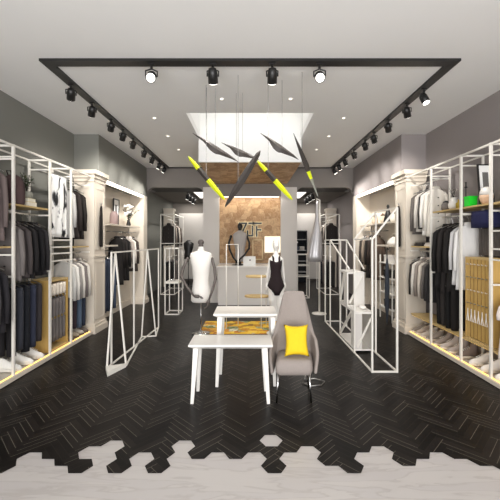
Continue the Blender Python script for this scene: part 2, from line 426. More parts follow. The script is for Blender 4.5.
def garment(kind, loc, color, label, width=.34, length=.7, thick=.05, group=None, rot=0., accent=None, sleeve=None):
    """hangs from a rod at loc; shoulder line along local x"""
    x, y, z = 0, 0, 0
    names = {'shirt':'shirt','jacket':'jacket','coat':'coat','tee':'t_shirt','trousers':'trousers','skirt':'skirt','dress':'dress','blouse':'blouse'}
    cats = {'shirt':'shirt','jacket':'jacket','coat':'coat','tee':'t-shirt','trousers':'trousers','skirt':'skirt','dress':'dress','blouse':'blouse'}
    root = thing(names[kind], (0,0,0), label, cats[kind], group)
    m = cloth(color); ph = random.uniform(0,6)
    zt = -.105
    hw = width/2
    if kind in ('trousers','skirt'):
        mb = hanger_mb((0,0,0), width*.7, .09)
        mb.tube([(-hw*.7,0,-.145),(hw*.7,0,-.145)], .006, 6)
        mb.build('hanger', M['steel'], root)
        if kind == 'skirt':
            rs = []
            for i in range(9):
                f = i/8; rs.append(ringg(0,0,-.14-f*length, hw*(.62+.38*f), thick*(.35+.4*f), 22, ph, .06+.16*f))
            MB().rings(rs).build('skirt_body', m, root, True)
            MB().rings([ringg(0,0,-.13,hw*.64,thick*.4),ringg(0,0,-.165,hw*.65,thick*.42)]).build('waistband', cloth(accent or color), root, True)
        else:
            for s in (-1,1):
                rs = []
                for i in range(9):
                    f = i/8; rs.append(ringg(s*hw*(.36+.05*f),0,-.165-f*(length-.03), hw*(.37-.1*f), thick*(.4+.05*math.sin(3*f)), 14, ph+s, .05+.06*f))
                MB().rings(rs).build('trouser_leg', m, root, True)
            MB().rings([ringg(0,0,-.13,hw*.7,thick*.42),ringg(0,0,-.2,hw*.73,thick*.46)]).build('waistband', cloth(accent or color), root, True)
    else:
        hanger_mb((0,0,0), width*.8, .09).build('hanger', M['steel'], root)
        rs = [ringg(0,0,zt+.012,.045,.022), ringg(0,0,zt-.006,.06,.028)]
        for i in range(12):
            f = i/11
            if i == 0:
                for zz, wx in ((zt-.022,hw*.34),(zt-.042,hw*.56),(zt-.064,hw*.74),(zt-.09,hw*.84)): rs.append(ringg(0,0,zz,wx,thick*.36,20,ph,.03))
                continue
            else: wx = hw*(.8-.05*math.sin(f*3)+(.1*f if kind != 'dress' else .25*f)); zz = zt-.1-(f-.05)/.95*(length-.1)
            rs.append(ringg(0,0,zz,wx,thick*(.36+.12*f),20,ph,.04+.1*f))
        MB().rings(rs).build('garment_body', m, root, True)
        sl = sleeve if sleeve is not None else {'shirt':.5,'jacket':.52,'coat':.55,'tee':.17,'dress':.14,'blouse':.36}[kind]
        for s in (-1,1):
            pts = [(s*hw*.62,0,zt-.075),(s*hw*.8,.004,zt-.11),(s*hw*.94,.006,zt-.12-sl*.5),(s*hw*.97,-.004,zt-.1-sl)]
            MB().tube(pts, [thick*.3,thick*.38,thick*.34,thick*.28], 10).build('sleeve', m, root, True)
        if kind in ('shirt','jacket','coat'):
            MB().rings([ringg(0,0,zt+.03,.042,.026),ringg(0,0,zt+.0,.062,.034),ringg(0,0,zt-.012,.064,.034)]).build('collar', cloth(accent or color), root, True)
        if kind in ('jacket','coat') :
            mb = MB()
            for i in range(4): mb.tube([(0,-thick*.5,zt-.15-i*.12),(0,-thick*.5-.012,zt-.15-i*.12)], .009, 8)
            mb.build('button', M['black'], root)
    root.location = (loc[0], loc[1], loc[2]-.022); root.rotation_euler = (0,0,rot)
    return root

# ------------------------------------------------------------------ shoes
def shoe(loc, rot, color, sole, label, group, lace=(235,232,225), high=0.):
    r = thing('shoe', (0,0,0), label, 'shoe', group)
    n = 14
    def outline(s, z, k=1.):
        o = []
        for j in range(20):
            a = 2*math.pi*j/20; x = math.cos(a)*.14; w = .044+.008*math.sin((x+.14)/.28*math.pi) if x > 0 else .037
            o.append(Vector((x*k, math.sin(a)*w*k, z)))
        return o
    MB().rings([outline(0,0,.96), outline(0,.008,1.), outline(0,.03,.99)]).build('sole', cloth(sole), r, True)
    rs = []
    for i in range(9):
        f = i/8; x = -.132+f*.264
        hgt = [.12+high,.13+high,.128+high,.108,.088,.068,.055,.046,.024][i]; w = [.022,.036,.036,.038,.041,.045,.045,.036,.014][i]
        rs.append([Vector((x, math.cos(math.pi*j/8)*w*(1-.35*math.sin(math.pi*j/8)), .026+math.sin(math.pi*j/8)*hgt)) for j in range(9)])
    MB().rings(rs).build('upper', cloth(color), r, True)
    mb = MB()
    for i in range(4):
        x = -.02+i*.022; zz = .026+[.112,.098,.088,.076][i]+.001
        mb.tube([(x,-.022,zz-.008),(x,0,zz+.002),(x,.022,zz-.008)], .0035, 5)
    mb.build('laces', cloth(lace), r)
    MB().rings([[Vector((-.095+.032*math.cos(2*math.pi*j/12), .02*math.sin(2*math.pi*j/12), .026+.124+high+dz)) for j in range(12)] for dz in (-.004,.006)]).build('collar', cloth(sole), r, True)
    r.location = loc; r.rotation_euler = (0,0,rot)
    return r

# ------------------------------------------------------------------ side racks
def rack(s, posts, yend, y0, shelves, rods, nm, extra):
    FX = s*2.7; BK = s*2.98
    r = thing('clothes_rack', (s*2.85, y0, 0), 'long white metal clothes rack along the %s wall' % nm, 'clothes rack', 'wall racks')
    w = .023; T = 2.69
    for p in posts:
        MB().bar((FX,p,.05),(FX,p,T),w*1.15).build('post', M['white_tube'], r)
        MB().bar((BK,p,.05),(BK,p,T),w).build('back_post', M['white_tube'], r)
        MB().bar((FX,p,T-.014),(BK,p,T-.014),w).bar((FX,p,T-.14),(BK,p,T-.14),w*.7).build('cross_bar', M['white_tube'], r)
    MB().bar((FX,y0,T-.014),(FX,yend,T-.014),w).build('top_rail', M['white_tube'], r)
    MB().bar((BK,y0,T-.014),(BK,yend,T-.014),w*.8).build('top_rail', M['white_tube'], r)
    MB().box(s*2.66,s*3.06,y0,yend,.012,.055).build('plinth', M['cream'], r)
    MB().box(s*2.70,s*2.712,y0,yend,.055,.061).build('light_strip', M['led'], r)
    for (a, b, zz, th, m, led) in shelves:
        o = MB().box(s*2.715,s*3.06,a,b,zz-th,zz).build('shelf', M[m], r)
        if led: MB().box(s*2.73,s*2.745,a+.01,b-.01,zz-th-.008,zz-th).build('light_strip', M['led'], o)
    for (a, b, zz) in rods:
        MB().tube([(s*2.85,a,zz),(s*2.85,b,zz)], .012, 8).build('hanging_rod', M['white_tube'], r, True)
        for yy in (a+.01, b-.01): MB().bar((FX,yy,zz),(BK,yy,zz),.02).build('rod_bracket', M['white_tube'], r)
    for (a, b, zz) in extra:
        MB().bar((s*2.70,a,zz),(s*2.70,b,zz),.018).build('side_bar', M['white_tube'], r)
    return r
LP_ = [3.3, 3.88, 4.59, 5.13]
rack(-1, LP_, 5.74, 2.6,
     [(3.9,4.57,2.02,.02,'oakx',False),(3.0,3.86,1.53,.02,'oakx',False),(5.15,5.73,1.5,.02,'oakx',False)],
     [(2.7,3.87,2.52),(3.89,4.58,1.93),(2.7,3.87,1.43),(3.89,4.58,1.18),(5.14,5.73,2.52),(5.14,5.73,1.4),(4.6,5.12,2.55),(5.14,5.73,.98)], 'left',
     [(4.6,5.12,1.6),(4.6,5.12,1.5),(4.6,5.12,1.41),(4.6,5.12,1.31)])
RP_ = [3.3, 3.81, 4.35, 5.07]
rack(1, RP_, 5.74, 2.6,
     [(3.83,4.33,2.02,.02,'oakx',False),(4.37,5.05,2.02,.02,'oakx',False),(3.0,3.79,2.02,.02,'oakx',False),(5.09,5.73,1.5,.02,'oakx',False),
      (2.65,3.79,.37,.025,'oakx',True),(3.83,4.33,.37,.025,'oakx',True),(4.37,5.05,.37,.025,'oakx',True),(5.09,5.73,.37,.025,'oakx',True)],
     [(3.82,4.34,1.93),(4.36,5.06,1.93),(5.08,5.73,2.52),(5.08,5.73,1.42),(2.7,3.8,1.1),(4.36,5.06,1.12)], 'right',
     [(3.3,3.81,1.7),(3.3,3.81,1.5),(3.3,3.81,1.38),(2.65,3.3,1.7),(2.65,3.3,1.5)])

K = dict
def hang(s, items, place, grp):
    """items: (kind, Y, rodZ, colour, colour word, length, width, thick)"""
    n = len(items)
    for i, it in enumerate(items):
        kind, Y, rz, c, word, ln = it[:6]; wd = it[6] if len(it) > 6 else .37; th = it[7] if len(it) > 7 else .088
        nmk = {'tee':'t-shirt'}.get(kind, kind)
        if n == 1: pos = 'hanging alone'
        elif i == 0: pos = 'nearest'
        elif i == n-1: pos = 'hanging last'
        else: pos = 'hanging %s' % ordn[i]
        garment(kind, (s*2.85, Y, rz), c, '%s %s %s %s' % (word, nmk, pos, place), wd, ln, th, grp, rot=random.uniform(-.08,.08))
# left rack
hang(-1, [('coat',3.42,2.52,(120,108,104),'taupe',.78,.3),('coat',3.6,2.52,(136,124,118),'pale taupe',.8,.3),('coat',3.76,2.52,(112,100,98),'mauve grey',.8,.3)], 'on the upper rail at the left edge', 'coats on the left upper rail')
hang(-1, [('jacket',3.38,1.43,(52,49,50),'dark grey',.7),('jacket',3.5,1.43,(36,34,36),'black',.74),('shirt',3.62,1.43,(74,72,72),'grey',.66),('jacket',3.74,1.43,(44,42,46),'charcoal',.72)], 'on the lower rail at the left edge', 'dark jackets on the left lower rail')
hang(-1, [('jacket',4.0,1.93,(112,106,104),'grey quilted',.68,.38,.09),('jacket',4.13,1.93,(78,72,72),'dark taupe',.66),('shirt',4.25,1.93,(40,38,39),'black',.68),('shirt',4.37,1.93,(30,29,31),'deep black',.66),('shirt',4.48,1.93,(46,44,46),'charcoal',.66)], 'on the middle rail under the plant shelf', 'tops under the plant shelf')
hang(-1, [('trousers',3.97,1.18,(34,32,34),'black',.78,.34),('trousers',4.09,1.18,(58,60,68),'slate grey',.74,.34),('trousers',4.21,1.18,(30,32,38),'blue black',.8,.34),('trousers',4.33,1.18,(50,54,70),'navy denim',.78,.34),('trousers',4.45,1.18,(56,52,54),'dark grey',.74,.34)], 'on the low rail above the white shoes', 'trousers above the white shoes')
hang(-1, [('shirt',5.2,2.52,(176,174,172),'pale grey',.76),('coat',5.36,2.52,(48,42,40),'black brown',.78,.36,.1),('coat',5.52,2.52,(40,36,34),'black',.78)], 'on the upper rail beside the left pilaster', 'coats beside the left pilaster')
hang(-1, [('shirt',5.19,1.4,(190,188,184),'light grey',.55),('shirt',5.28,1.4,(228,224,218),'white',.58),('shirt',5.37,1.4,(150,146,142),'mid grey',.55),('shirt',5.46,1.4,(222,216,208),'ivory',.54),('shirt',5.55,1.4,(120,112,110),'dusty grey',.52),('shirt',5.64,1.4,(214,208,200),'cream',.5)], 'on the lower rail beside the left pilaster', 'shirts beside the left pilaster')
hang(-1, [('trousers',5.24,.98,(92,84,88),'mauve grey',.62,.3),('trousers',5.38,.98,(60,50,56),'plum',.62,.3),('trousers',5.52,.98,(84,100,120),'steel blue',.64,.34),('trousers',5.64,.98,(48,54,70),'dark blue',.64,.34)], 'on the lowest rail beside the left pilaster', 'trousers beside the left pilaster')
# right rack
hang(1, [('coat',5.2,2.52,(226,220,210),'ivory',.74),('shirt',5.31,2.52,(236,232,226),'white',.72),('jacket',5.41,2.52,(46,44,44),'black',.62,.34,.05),('shirt',5.5,2.52,(206,200,192),'pale stone',.66),('coat',5.62,2.52,(104,98,94),'dark grey',.7)], 'on the upper rail beside the right pilaster', 'coats beside the right pilaster')
hang(1, [('jacket',5.16,1.42,(46,44,44),'charcoal',.64),('shirt',5.27,1.42,(104,98,94),'grey',.58),('shirt',5.38,1.42,(206,196,184),'beige',.56),('shirt',5.48,1.42,(150,140,132),'taupe',.55),('shirt',5.58,1.42,(218,212,204),'off white',.52),('shirt',5.66,1.42,(60,56,54),'black brown',.52)], 'on the lower rail beside the right pilaster', 'shirts beside the right pilaster')
hang(1, [('shirt',4.43,1.93,(232,230,228),'white',.85,.36,.07),('shirt',4.53,1.93,(214,212,212),'pale grey',.8,.36,.07),('coat',4.64,1.93,(36,33,32),'black',.9,.38,.11),('coat',4.78,1.93,(44,40,39),'black brown',.95,.38,.11),('coat',4.93,1.93,(34,32,32),'deep black',.9,.38,.1)], 'on the rail under the oak shelf of the right rack', 'garments under the right oak shelf')
hang(1, [('trousers',4.62,1.12,(34,31,30),'black',.6,.34),('trousers',4.74,1.12,(26,25,25),'jet black',.6,.34),('trousers',4.86,1.12,(48,44,42),'charcoal',.58,.34),('trousers',4.97,1.12,(30,28,28),'soft black',.58,.34)], 'on the low rail behind the long black coats', 'black trousers of the right rack')
hang(1, [('blouse',3.89,1.93,(228,224,220),'white',.32,.3,.05),('blouse',4.02,1.93,(206,200,194),'stone',.3,.3,.05),('blouse',4.15,1.93,(222,222,224),'cool white',.3,.3,.05)], 'under the shelf above the oak cabinet', 'short tops above the oak cabinet') if False else None
hang(1, [('dress',3.66,1.1,(226,214,208),'blush white',.66,.34,.08),('dress',3.52,1.1,(210,198,192),'pale pink',.66,.34,.08)], 'on the low rail at the right edge', 'dresses at the right edge')

# printed black and white banner garment
t = thing('printed_tapestry', (-2.74,4.86,1.64), 'white cloth panel with black brush print hanging on the left rack', 'cloth panel')
rs = []
for i in range(13):
    f = i/12; z = 2.52-f*.88; row = []
    for sd in (0, 1):
        for j in range(15):
            g = j/14 if sd == 0 else 1-j/14
            y = 4.63+g*.46
            row.append(Vector((-2.75+.008*math.sin(g*17+i*.3)*(.4+f)+(.008 if sd == 0 else 0), y, z)))
    rs.append(row)
MB().rings(rs).build('cloth', M['ink'], t, True)
MB().bar((-2.755,4.62,2.53),(-2.755,5.1,2.53),.018).build('top_bar', M['steel'], t)

# oak cabinets with hanging slats
def oak_cab(s, ya, yb, z0, z1, label):
    r = thing('oak_cabinet', (s*2.87,(ya+yb)/2,z0), label, 'cabinet')
    a, b = s*2.73, s*3.05
    MB().box(a,b,ya,ya+.02,z0,z1).build('side_panel', M['oak'], r); MB().box(a,b,yb-.02,yb,z0,z1).build('side_panel', M['oak'], r)
    MB().box(a,b,ya+.02,yb-.02,z1-.025,z1).build('top_panel', M['oakx'], r)
    MB().box(a,b,ya+.02,yb-.02,z0,z0+.02).build('bottom_panel', M['oakx'], r)
    MB().box(s*3.03,b,ya+.02,yb-.02,z0+.02,z1-.025).build('back_panel', M['oakx'], r)
    return r
r = oak_cab(-1, 4.62, 5.1, .066, 1.045, 'honey oak cabinet with open front standing in the left rack')
ys = [4.69+.085*i for i in range(5)]
MB().tube([(-2.79,4.64,.97),(-2.79,5.08,.97)], .008).build('hanging_rod', M['chrome'], r)
MB().tube([(-2.79,4.64,.53),(-2.79,5.08,.53)], .008).build('hanging_rod', M['chrome'], r)
for i, y in enumerate(ys):
    w = ordn[i] if i else 'nearest'
    o = thing('cream_tie', (-2.79,y,.98), 'cream folded cloth hanging %s in the left oak cabinet' % (w if i == 0 else w+' from the front'), 'cloth', 'cream cloths in the oak cabinet')
    rs = [[Vector((-2.79+dx*.05, y+dy*(.032+.004*math.sin(q)), .985-q*.04)) for dx, dy in ((1,-1),(1.25,0),(1,1),(-1,1),(-1,-1))] for q in range(5)]
    MB().rings(rs).build('cloth', cloth((232,222,208)), o, True)
    MB().box(-2.75,-2.735,y-.012,y+.012,.79,.815).build('clip', M['chrome'], o)
    o = thing('grey_tie', (-2.79,y,.54), 'grey folded trousers hanging %s in the left oak cabinet' % (w if i == 0 else w+' from the front'), 'trousers', 'grey cloths in the oak cabinet')
    rs = [[Vector((-2.79+dx*.045, y+dy*(.024+.003*math.sin(q*2)), .775-q*.085)) for dx, dy in ((1,-1),(1.2,0),(1,1),(-1,1),(-1,-1))] for q in range(8)]
    MB().rings(rs).build('cloth', cloth((112,106,104)), o, True)
    MB().box(-2.745,-2.73,y-.014,y+.014,.5,.53).build('clip', mat('brass_clip', (200,170,100), .3, .8), o)
r = oak_cab(1, 3.86, 4.31, .372, 1.39, 'honey oak cabinet with hook rows standing in the right rack')
MB().box(2.735,2.76,3.88,4.29,.4,1.365).build('front_panel', M['oak'], r)
for row, zz in enumerate((1.3,1.14,.98,.82)):
    for j in range(6):
        y = 3.92+j*.066; MB().tube([(2.735,y,zz),(2.715,y,zz),(2.712,y,zz+.012)], .006, 6).build('hook', M['steel'] if row%2 else M['cream'], r, True)
mb = MB()
for j in range(6): mb.box(2.731,2.737,3.885+j*.066,3.889+j*.066,.4,1.365)
mb.build('groove_strip', mat('oak_shadow_gap', (130,98,52), .6), r)
for j in range(6):
    y = 3.92+j*.066
    o = thing('white_hanger', (2.722,y,.6), '%s small white plastic hanger from the front on the oak hook panel' % ordn[j], 'hanger', 'white hangers on the oak panel')
    MB().tube([(2.722,y,.75),(2.722,y,.70),(2.722,y-.02,.6),(2.722,y+.02,.6),(2.722,y,.70)], .005, 6).build('wire', M['white'], o)
for j in range(1):
    t = thing('slatted_screen', (3.0,4.08,1.41), 'grey slatted panel above the oak cabinet of the right rack', 'panel')
    for q in range(9): MB().box(2.9,2.94,3.87+q*.05,3.905+q*.05,1.41,1.74).build('slat', cloth((96,90,86)), t)
    MB().box(2.94,2.955,3.85,4.31,1.40,1.76).build('backing', cloth((70,66,64)), t)
t = thing('navy_sweater', (2.85,4.1,1.76), 'navy blue sweater folded over the rail above the grey slatted panel', 'sweater')
rs = [ringg(2.84,4.09,z,.1,d,24,1.2,.03) for z, d in ((1.945,.06),(1.95,.2),(1.9,.215),(1.82,.22),(1.75,.215))]
MB().rings(rs).build('knit_body', cloth((40,42,78)), t, True)
t = thing('navy_sweater', (2.85,3.6,1.72), 'navy blue sweater on the rail at the right edge, in front of the post', 'sweater')
rs = [ringg(2.84,3.55,z,.1,d,24,2.2,.03) for z, d in ((1.945,.06),(1.95,.2),(1.9,.215),(1.82,.22),(1.72,.215))]
MB().rings(rs).build('knit_body', cloth((44,44,72)), t, True)
t = thing('oak_wall_board', (2.97,3.5,.4), 'oak board panel behind the dresses at the right edge', 'panel')
MB().box(2.995,3.02,2.9,3.78,.4,1.36).build('board', M['oak'], t)

# shoes
g = 'white shoes on the left plinth'
shoe((-2.82,3.98,.066), .15, (238,236,230), (226,222,214), 'white sneaker nearest the shop front on the left rack base', g)
shoe((-2.82,4.2,.066), .1, (240,238,232), (226,222,214), 'white sneaker in the middle of the three on the left rack base', g)
shoe((-2.82,4.42,.066), .05, (238,234,228), (226,222,214), 'white sneaker farthest back of the three on the left rack base', g)
g = 'flat shoes by the left pilaster'
for i, (y, c, w) in enumerate(((5.2,(120,104,84),'brown'),(5.36,(150,138,120),'tan'),(5.52,(180,172,160),'stone'),(5.66,(110,100,92),'grey brown'))):
    shoe((-2.83,y,.066), 0, c, (90,80,70), '%s flat shoe on the left rack base near the pilaster' % w, g, lace=c)
g = 'shoes on the right rack base'
rs_ = [(3.5,(226,220,212),'white low shoe at the right edge of the rack base'),(3.72,(234,228,220),'white low sneaker just right of the nearest post on the right rack base'),(3.96,(238,232,224),'white sneaker beside the front post, under the oak cabinet'),(4.17,(228,222,214),'pale sneaker under the oak cabinet, behind the white one'),
       (4.44,(120,106,98),'brown high ankle boot just behind the post by the oak cabinet'),(4.62,(176,164,156),'pale taupe high sneaker under the white shirts'),(4.8,(188,176,168),'light taupe high sneaker under the black coats'),(4.97,(150,138,130),'grey taupe high sneaker farthest under the black coats'),
       (5.2,(150,140,130),'grey brown shoe nearest in the last bay of the right rack'),(5.36,(186,176,166),'pale stone shoe in the last bay of the right rack'),(5.52,(164,150,140),'dusty rose shoe in the last bay of the right rack'),(5.66,(140,130,120),'taupe shoe beside the right pilaster')]
for y, c, lab in rs_:
    shoe((2.83,y,.066), math.pi-.08, c, (226,216,200), lab, g, high=.05 if 4.4 < y < 5.0 else 0)

# things on the rack shelves
def book(x0,x1,y0,y1,z0,z1,c,label,grp):
    r = thing('book', ((x0+x1)/2,(y0+y1)/2,z0), label, 'book', grp)
    MB().box(x0,x1,y0,y1,z0,z0+.004).box(x0,x1,y0,y1,z1-.004,z1).box(x0,x0+.004,y0,y1,z0,z1).build('cover', cloth(c), r)
    MB().box(x0+.004,x1-.003,y0+.003,y1-.003,z0+.004,z1-.004).build('pages', cloth((238,232,216)), r)
book(-2.9,-2.73,4.2,4.36,2.02,2.075,(226,206,150),'cream book at the bottom of the small stack under the potted plant','books under the plant')
book(-2.89,-2.74,4.21,4.35,2.075,2.12,(236,222,180),'pale yellow book on top of the small stack under the potted plant','books under the plant')
def leafy(root, c, n, h, spread, lf=.045, m='leaf', seed=3):
    rd = random.Random(seed); st = MB(); le = MB(); c = Vector(c)
    for i in range(n):
        a = rd.uniform(0,6.28); hh = h*rd.uniform(.6,1); sp = spread*rd.uniform(.3,1)
        pts = [c, c+Vector((math.cos(a)*sp*.3,math.sin(a)*sp*.3,hh*.5)), c+Vector((math.cos(a)*sp,math.sin(a)*sp,hh))]
        st.tube(pts, [.004,.003,.002], 5)
        for q in range(7):
            f = .3+q*.1; p = pts[0].lerp(pts[1], f*2) if f < .5 else pts[1].lerp(pts[2], min(1,(f-.5)*2)); b = rd.uniform(0,6.28)
            d = Vector((math.cos(b),math.sin(b),rd.uniform(-.1,.6))).normalized(); sd = d.cross(Vector((0,0,1))).normalized()
            L_ = lf*rd.uniform(.7,1.3)
            le.quad(p, p+d*L_*.5+sd*L_*.28+Vector((0,0,.003)), p+d*L_, p+d*L_*.5-sd*L_*.28)
    st.build('stem', M['stem'], root); le.build('foliage', M[m], root)
t = thing('potted_plant', (-2.81,4.28,2.12), 'small leafy plant in a round grey pot on the cream books', 'plant')
MB().lathe([(.045,0),(.06,.02),(.066,.05),(.06,.085),(.052,.09),(.048,.08)], (-2.81,4.28,2.12), 18).build('pot', M['pot'], t, True)
leafy(t, (-2.81,4.28,2.2), 9, .26, .09)
t = thing('backpack', (-2.86,4.04,2.02), 'plum brown leather backpack on the left oak shelf', 'bag')
rs = [ringg(-2.83,4.07,z,hx,hy,20,.4,.02) for z, hx, hy in ((2.02,.1,.085),(2.05,.115,.1),(2.2,.115,.1),(2.3,.1,.09),(2.36,.07,.06),(2.38,.03,.03))]
MB().rings(rs).build('bag_body', cloth((92,74,74)), t, True)
MB().rings([ringg(-2.8,3.96,z,.05,.03,14,.4,.02) for z in (2.05,2.08,2.17,2.2)]).build('pocket', cloth((78,62,62)), t, True)
MB().tube([(-2.83,4.05,2.37),(-2.83,4.02,2.42),(-2.88,4.02,2.42),(-2.88,4.05,2.37)], .008, 6).build('handle', cloth((50,40,40)), t, True)
# right shelf
Z2 = 2.02
t = thing('green_box', (2.84,4.28,Z2), 'bright green box on the right oak shelf', 'box')
MB().box(2.735,2.84,4.25,4.34,Z2,Z2+.11).build('box_body', M['green'], t)
MB().box(2.73,2.845,4.245,4.345,Z2+.11,Z2+.13).build('lid', M['green'], t)
t = thing('candlestick', (2.8,4.47,Z2), 'tall thin black candlestick behind the green box', 'candlestick')
MB().lathe([(.035,0),(.036,.01),(.008,.025),(.006,.1),(.014,.11),(.006,.125),(.006,.25),(.02,.262),(.008,.275),(.008,.33)], (2.8,4.41,Z2), 14).build('stand', M['black'], t, True)
t = thing('egg_vase', (2.83,4.04,Z2), 'white egg-shaped vase with peach lower half on the right shelf', 'vase')
pr = [(.03,0),(.055,.03),(.07,.075),(.072,.11),(.064,.16),(.045,.195),(.02,.21),(.018,.205)]
MB().lathe(pr[:4], (2.8,4.03,Z2), 20).build('peach_base', cloth((226,190,160)), t, True); MB().lathe(pr[3:], (2.8,4.03,Z2), 20).build('white_top', M['white'], t, True)
t = thing('framed_picture', (2.88,4.13,Z2), 'tall black picture frame with white mat leaning on the right shelf', 'picture frame')
def frame_box(x, y0, y1, z0, z1, lean, t, s=1):
    a = Vector((x,y0,z0)); 
    def q(y,z,o): return Vector((x+lean*(z-z0)+o*-s, y, z))
    def slab(ya,yb,za,zb,o0,o1): return MB().rings([[q(ya,za,o0),q(yb,za,o0),q(yb,za,o1),q(ya,za,o1)],[q(ya,zb,o0),q(yb,zb,o0),q(yb,zb,o1),q(ya,zb,o1)]])
    m = MB()
    for z_ in ((y0,y0+.025,z0,z1),(y1-.025,y1,z0,z1),(y0,y1,z0,z0+.025),(y0,y1,z1-.025,z1)):
        k = slab(*z_, 0, .022); n = len(m.v); m.v += k.v; m.f += [tuple(i+n for i in f) for f in k.f]; m.mi += k.mi
    m.build('frame', M['black'], t)
    slab(y0+.02,y1-.02,z0+.02,z1-.02,.002,.01).build('mat_board', M['white_plain'], t)
    w, h = (y1-y0), (z1-z0)
    slab(y0+w*.3,y1-w*.3,z0+h*.22,z1-h*.22,.01,.013).build('print', cloth((120,120,120)), t)
def tilt(x0,x1,z0,z1,o0,o1):
    f = lambda x, z, o: Vector((x, 4.12+.1*(z-Z2)+.12*(2.97-x)*0+o, z))
    return [[f(x0,z0,o0),f(x1,z0,o0),f(x1,z0,o1),f(x0,z0,o1)],[f(x0,z1,o0),f(x1,z1,o0),f(x1,z1,o1),f(x0,z1,o1)]]
MB().rings(tilt(2.79,2.805,Z2,2.53,0,.02)).rings(tilt(2.955,2.97,Z2,2.53,0,.02)).rings(tilt(2.805,2.955,Z2,Z2+.015,0,.02)).rings(tilt(2.805,2.955,2.515,2.53,0,.02)).build('frame', M['black'], t)
MB().rings(tilt(2.805,2.955,Z2+.015,2.515,.006,.016)).build('mat_board', M['white_plain'], t)
MB().rings(tilt(2.845,2.915,Z2+.1,2.43,.003,.006)).build('print', cloth((110,108,106)), t)
t = thing('dark_vase', (2.83,3.7,Z2), 'dark bottle vase at the right end of the oak shelf', 'vase')
MB().lathe([(.04,0),(.06,.04),(.06,.09),(.03,.14),(.02,.19),(.026,.21)], (2.82,3.7,Z2), 16).build('vase_body', M['black'], t, True)
t = thing('ribbed_vase', (2.84,4.72,Z2), 'white fluted vase with dried stems on the right oak shelf', 'vase')
MB().lathe([(.04,0),(.065,.03),(.07,.08),(.05,.13),(.035,.15),(.045,.17)], (2.84,4.74,Z2), 18).build('vase_body', M['white'], t, True)
leafy(t, (2.84,4.74,Z2+.16), 5, .16, .07, .03, 'petal', 8)
t = thing('amber_bottle', (2.82,4.55,Z2), 'small amber glass bottle beside the fluted white vase', 'bottle')
MB().lathe([(.03,0),(.034,.01),(.034,.07),(.014,.095),(.014,.12)], (2.8,4.56,Z2), 14).build('bottle_body', cloth((190,160,60)), t, True)
t = thing('grey_jar', (2.84,4.92,Z2), 'round grey jar at the far end of the right oak shelf', 'jar')
MB().lathe([(.04,0),(.06,.03),(.06,.09),(.04,.12)], (2.84,4.93,Z2), 16).build('jar_body', cloth((110,104,100)), t, True); MB().lathe([(.042,.12),(.03,.14),(.01,.15)], (2.84,4.93,Z2), 14).build('lid', M['black'], t, True)
t = thing('folded_cloth', (2.86,5.25,1.5), 'folded white garment on the small oak shelf by the right pilaster', 'folded clothes')
MB().box(2.74,2.98,5.12,5.36,1.5,1.53).build('folded_layer', cloth((226,220,212)), t, bevel=.01); MB().box(2.75,2.97,5.13,5.35,1.53,1.56).build('folded_layer', cloth((206,198,190)), t, bevel=.01)
t = thing('folded_cloth', (2.86,5.56,1.5), 'folded black garment on the small oak shelf by the right pilaster', 'folded clothes')
MB().box(2.74,2.98,5.42,5.68,1.5,1.535).build('folded_layer', cloth((50,46,44)), t, bevel=.01); MB().box(2.75,2.97,5.43,5.67,1.535,1.56).build('folded_layer', cloth((74,68,66)), t, bevel=.01)

# ------------------------------------------------------------------ tables
def table(x0, x1, y0, y1, zt, label, legs):
    r = thing('display_table', ((x0+x1)/2,(y0+y1)/2,0), label, 'table', 'white nesting tables')
    def rc(e, z): return [Vector((x0+e,y0+e,z)),Vector((x1-e,y0+e,z)),Vector((x1-e,y1-e,z)),Vector((x0+e,y1-e,z))]
    MB().rings([rc(.05,zt-.05), rc(.004,zt-.022), rc(0,zt-.018), rc(0,zt-.004), rc(.004,zt)]).build('tabletop', M['white'], r)
    for (ax, ay), (bx, by) in legs:
        MB().tube([(bx,by,zt-.049),(ax,ay,0.004)], [.026,.015], sq=True).build('leg', M['white'], r)
table(-.596,.221,3.27,3.63,.59,'low white rectangular table in front of the taller white table',
      [((-.565,3.32),(-.53,3.345)),((.18,3.32),(.145,3.345)),((-.55,3.6),(-.525,3.56)),((.165,3.6),(.14,3.56))])
table(-.395,.29,3.655,4.09,.805,'taller white rectangular table behind the low white table',
      [((-.36,3.7),(-.33,3.73)),((.27,3.72),(.25,3.73)),((-.35,4.05),(-.32,4.0)),((.27,4.05),(.24,4.0))])

# ------------------------------------------------------------------ armchair
ch = thing('armchair', (.43,3.55,0), 'taupe high-backed armchair with thin metal legs beside the white tables', 'armchair')
def cxo(y): return .425+(y-3.3)*.13
def rbox(x0,x1,y0,y1,z0,z1,r,shear=True,crown=.0):
    rs = []
    for z, e in ((z0,r),(z0+r*.3,r*.3),(z0+r,0),(z1-r,0),(z1-r*.3,r*.3),(z1,r)):
        ring = []
        for cx_, cy_, a0 in ((x1-r,y1-r,0),(x0+r,y1-r,90),(x0+r,y0+r,180),(x1-r,y0+r,270)):
            for q in range(5):
                a = math.radians(a0+22.5*q); x = cx_+(r-e*.999)*math.cos(a); y = cy_+(r-e*.999)*math.sin(a)
                ring.append(Vector((x+((y-y0)*.13 if shear else 0), y, z)))
        rs.append(ring)
    return MB().rings(rs)
rbox(.245,.61,3.29,3.64,.27,.43,.05).build('seat_cushion', M['uph'], ch, True)
N = 24; R = 14; g0 = []; g1 = []
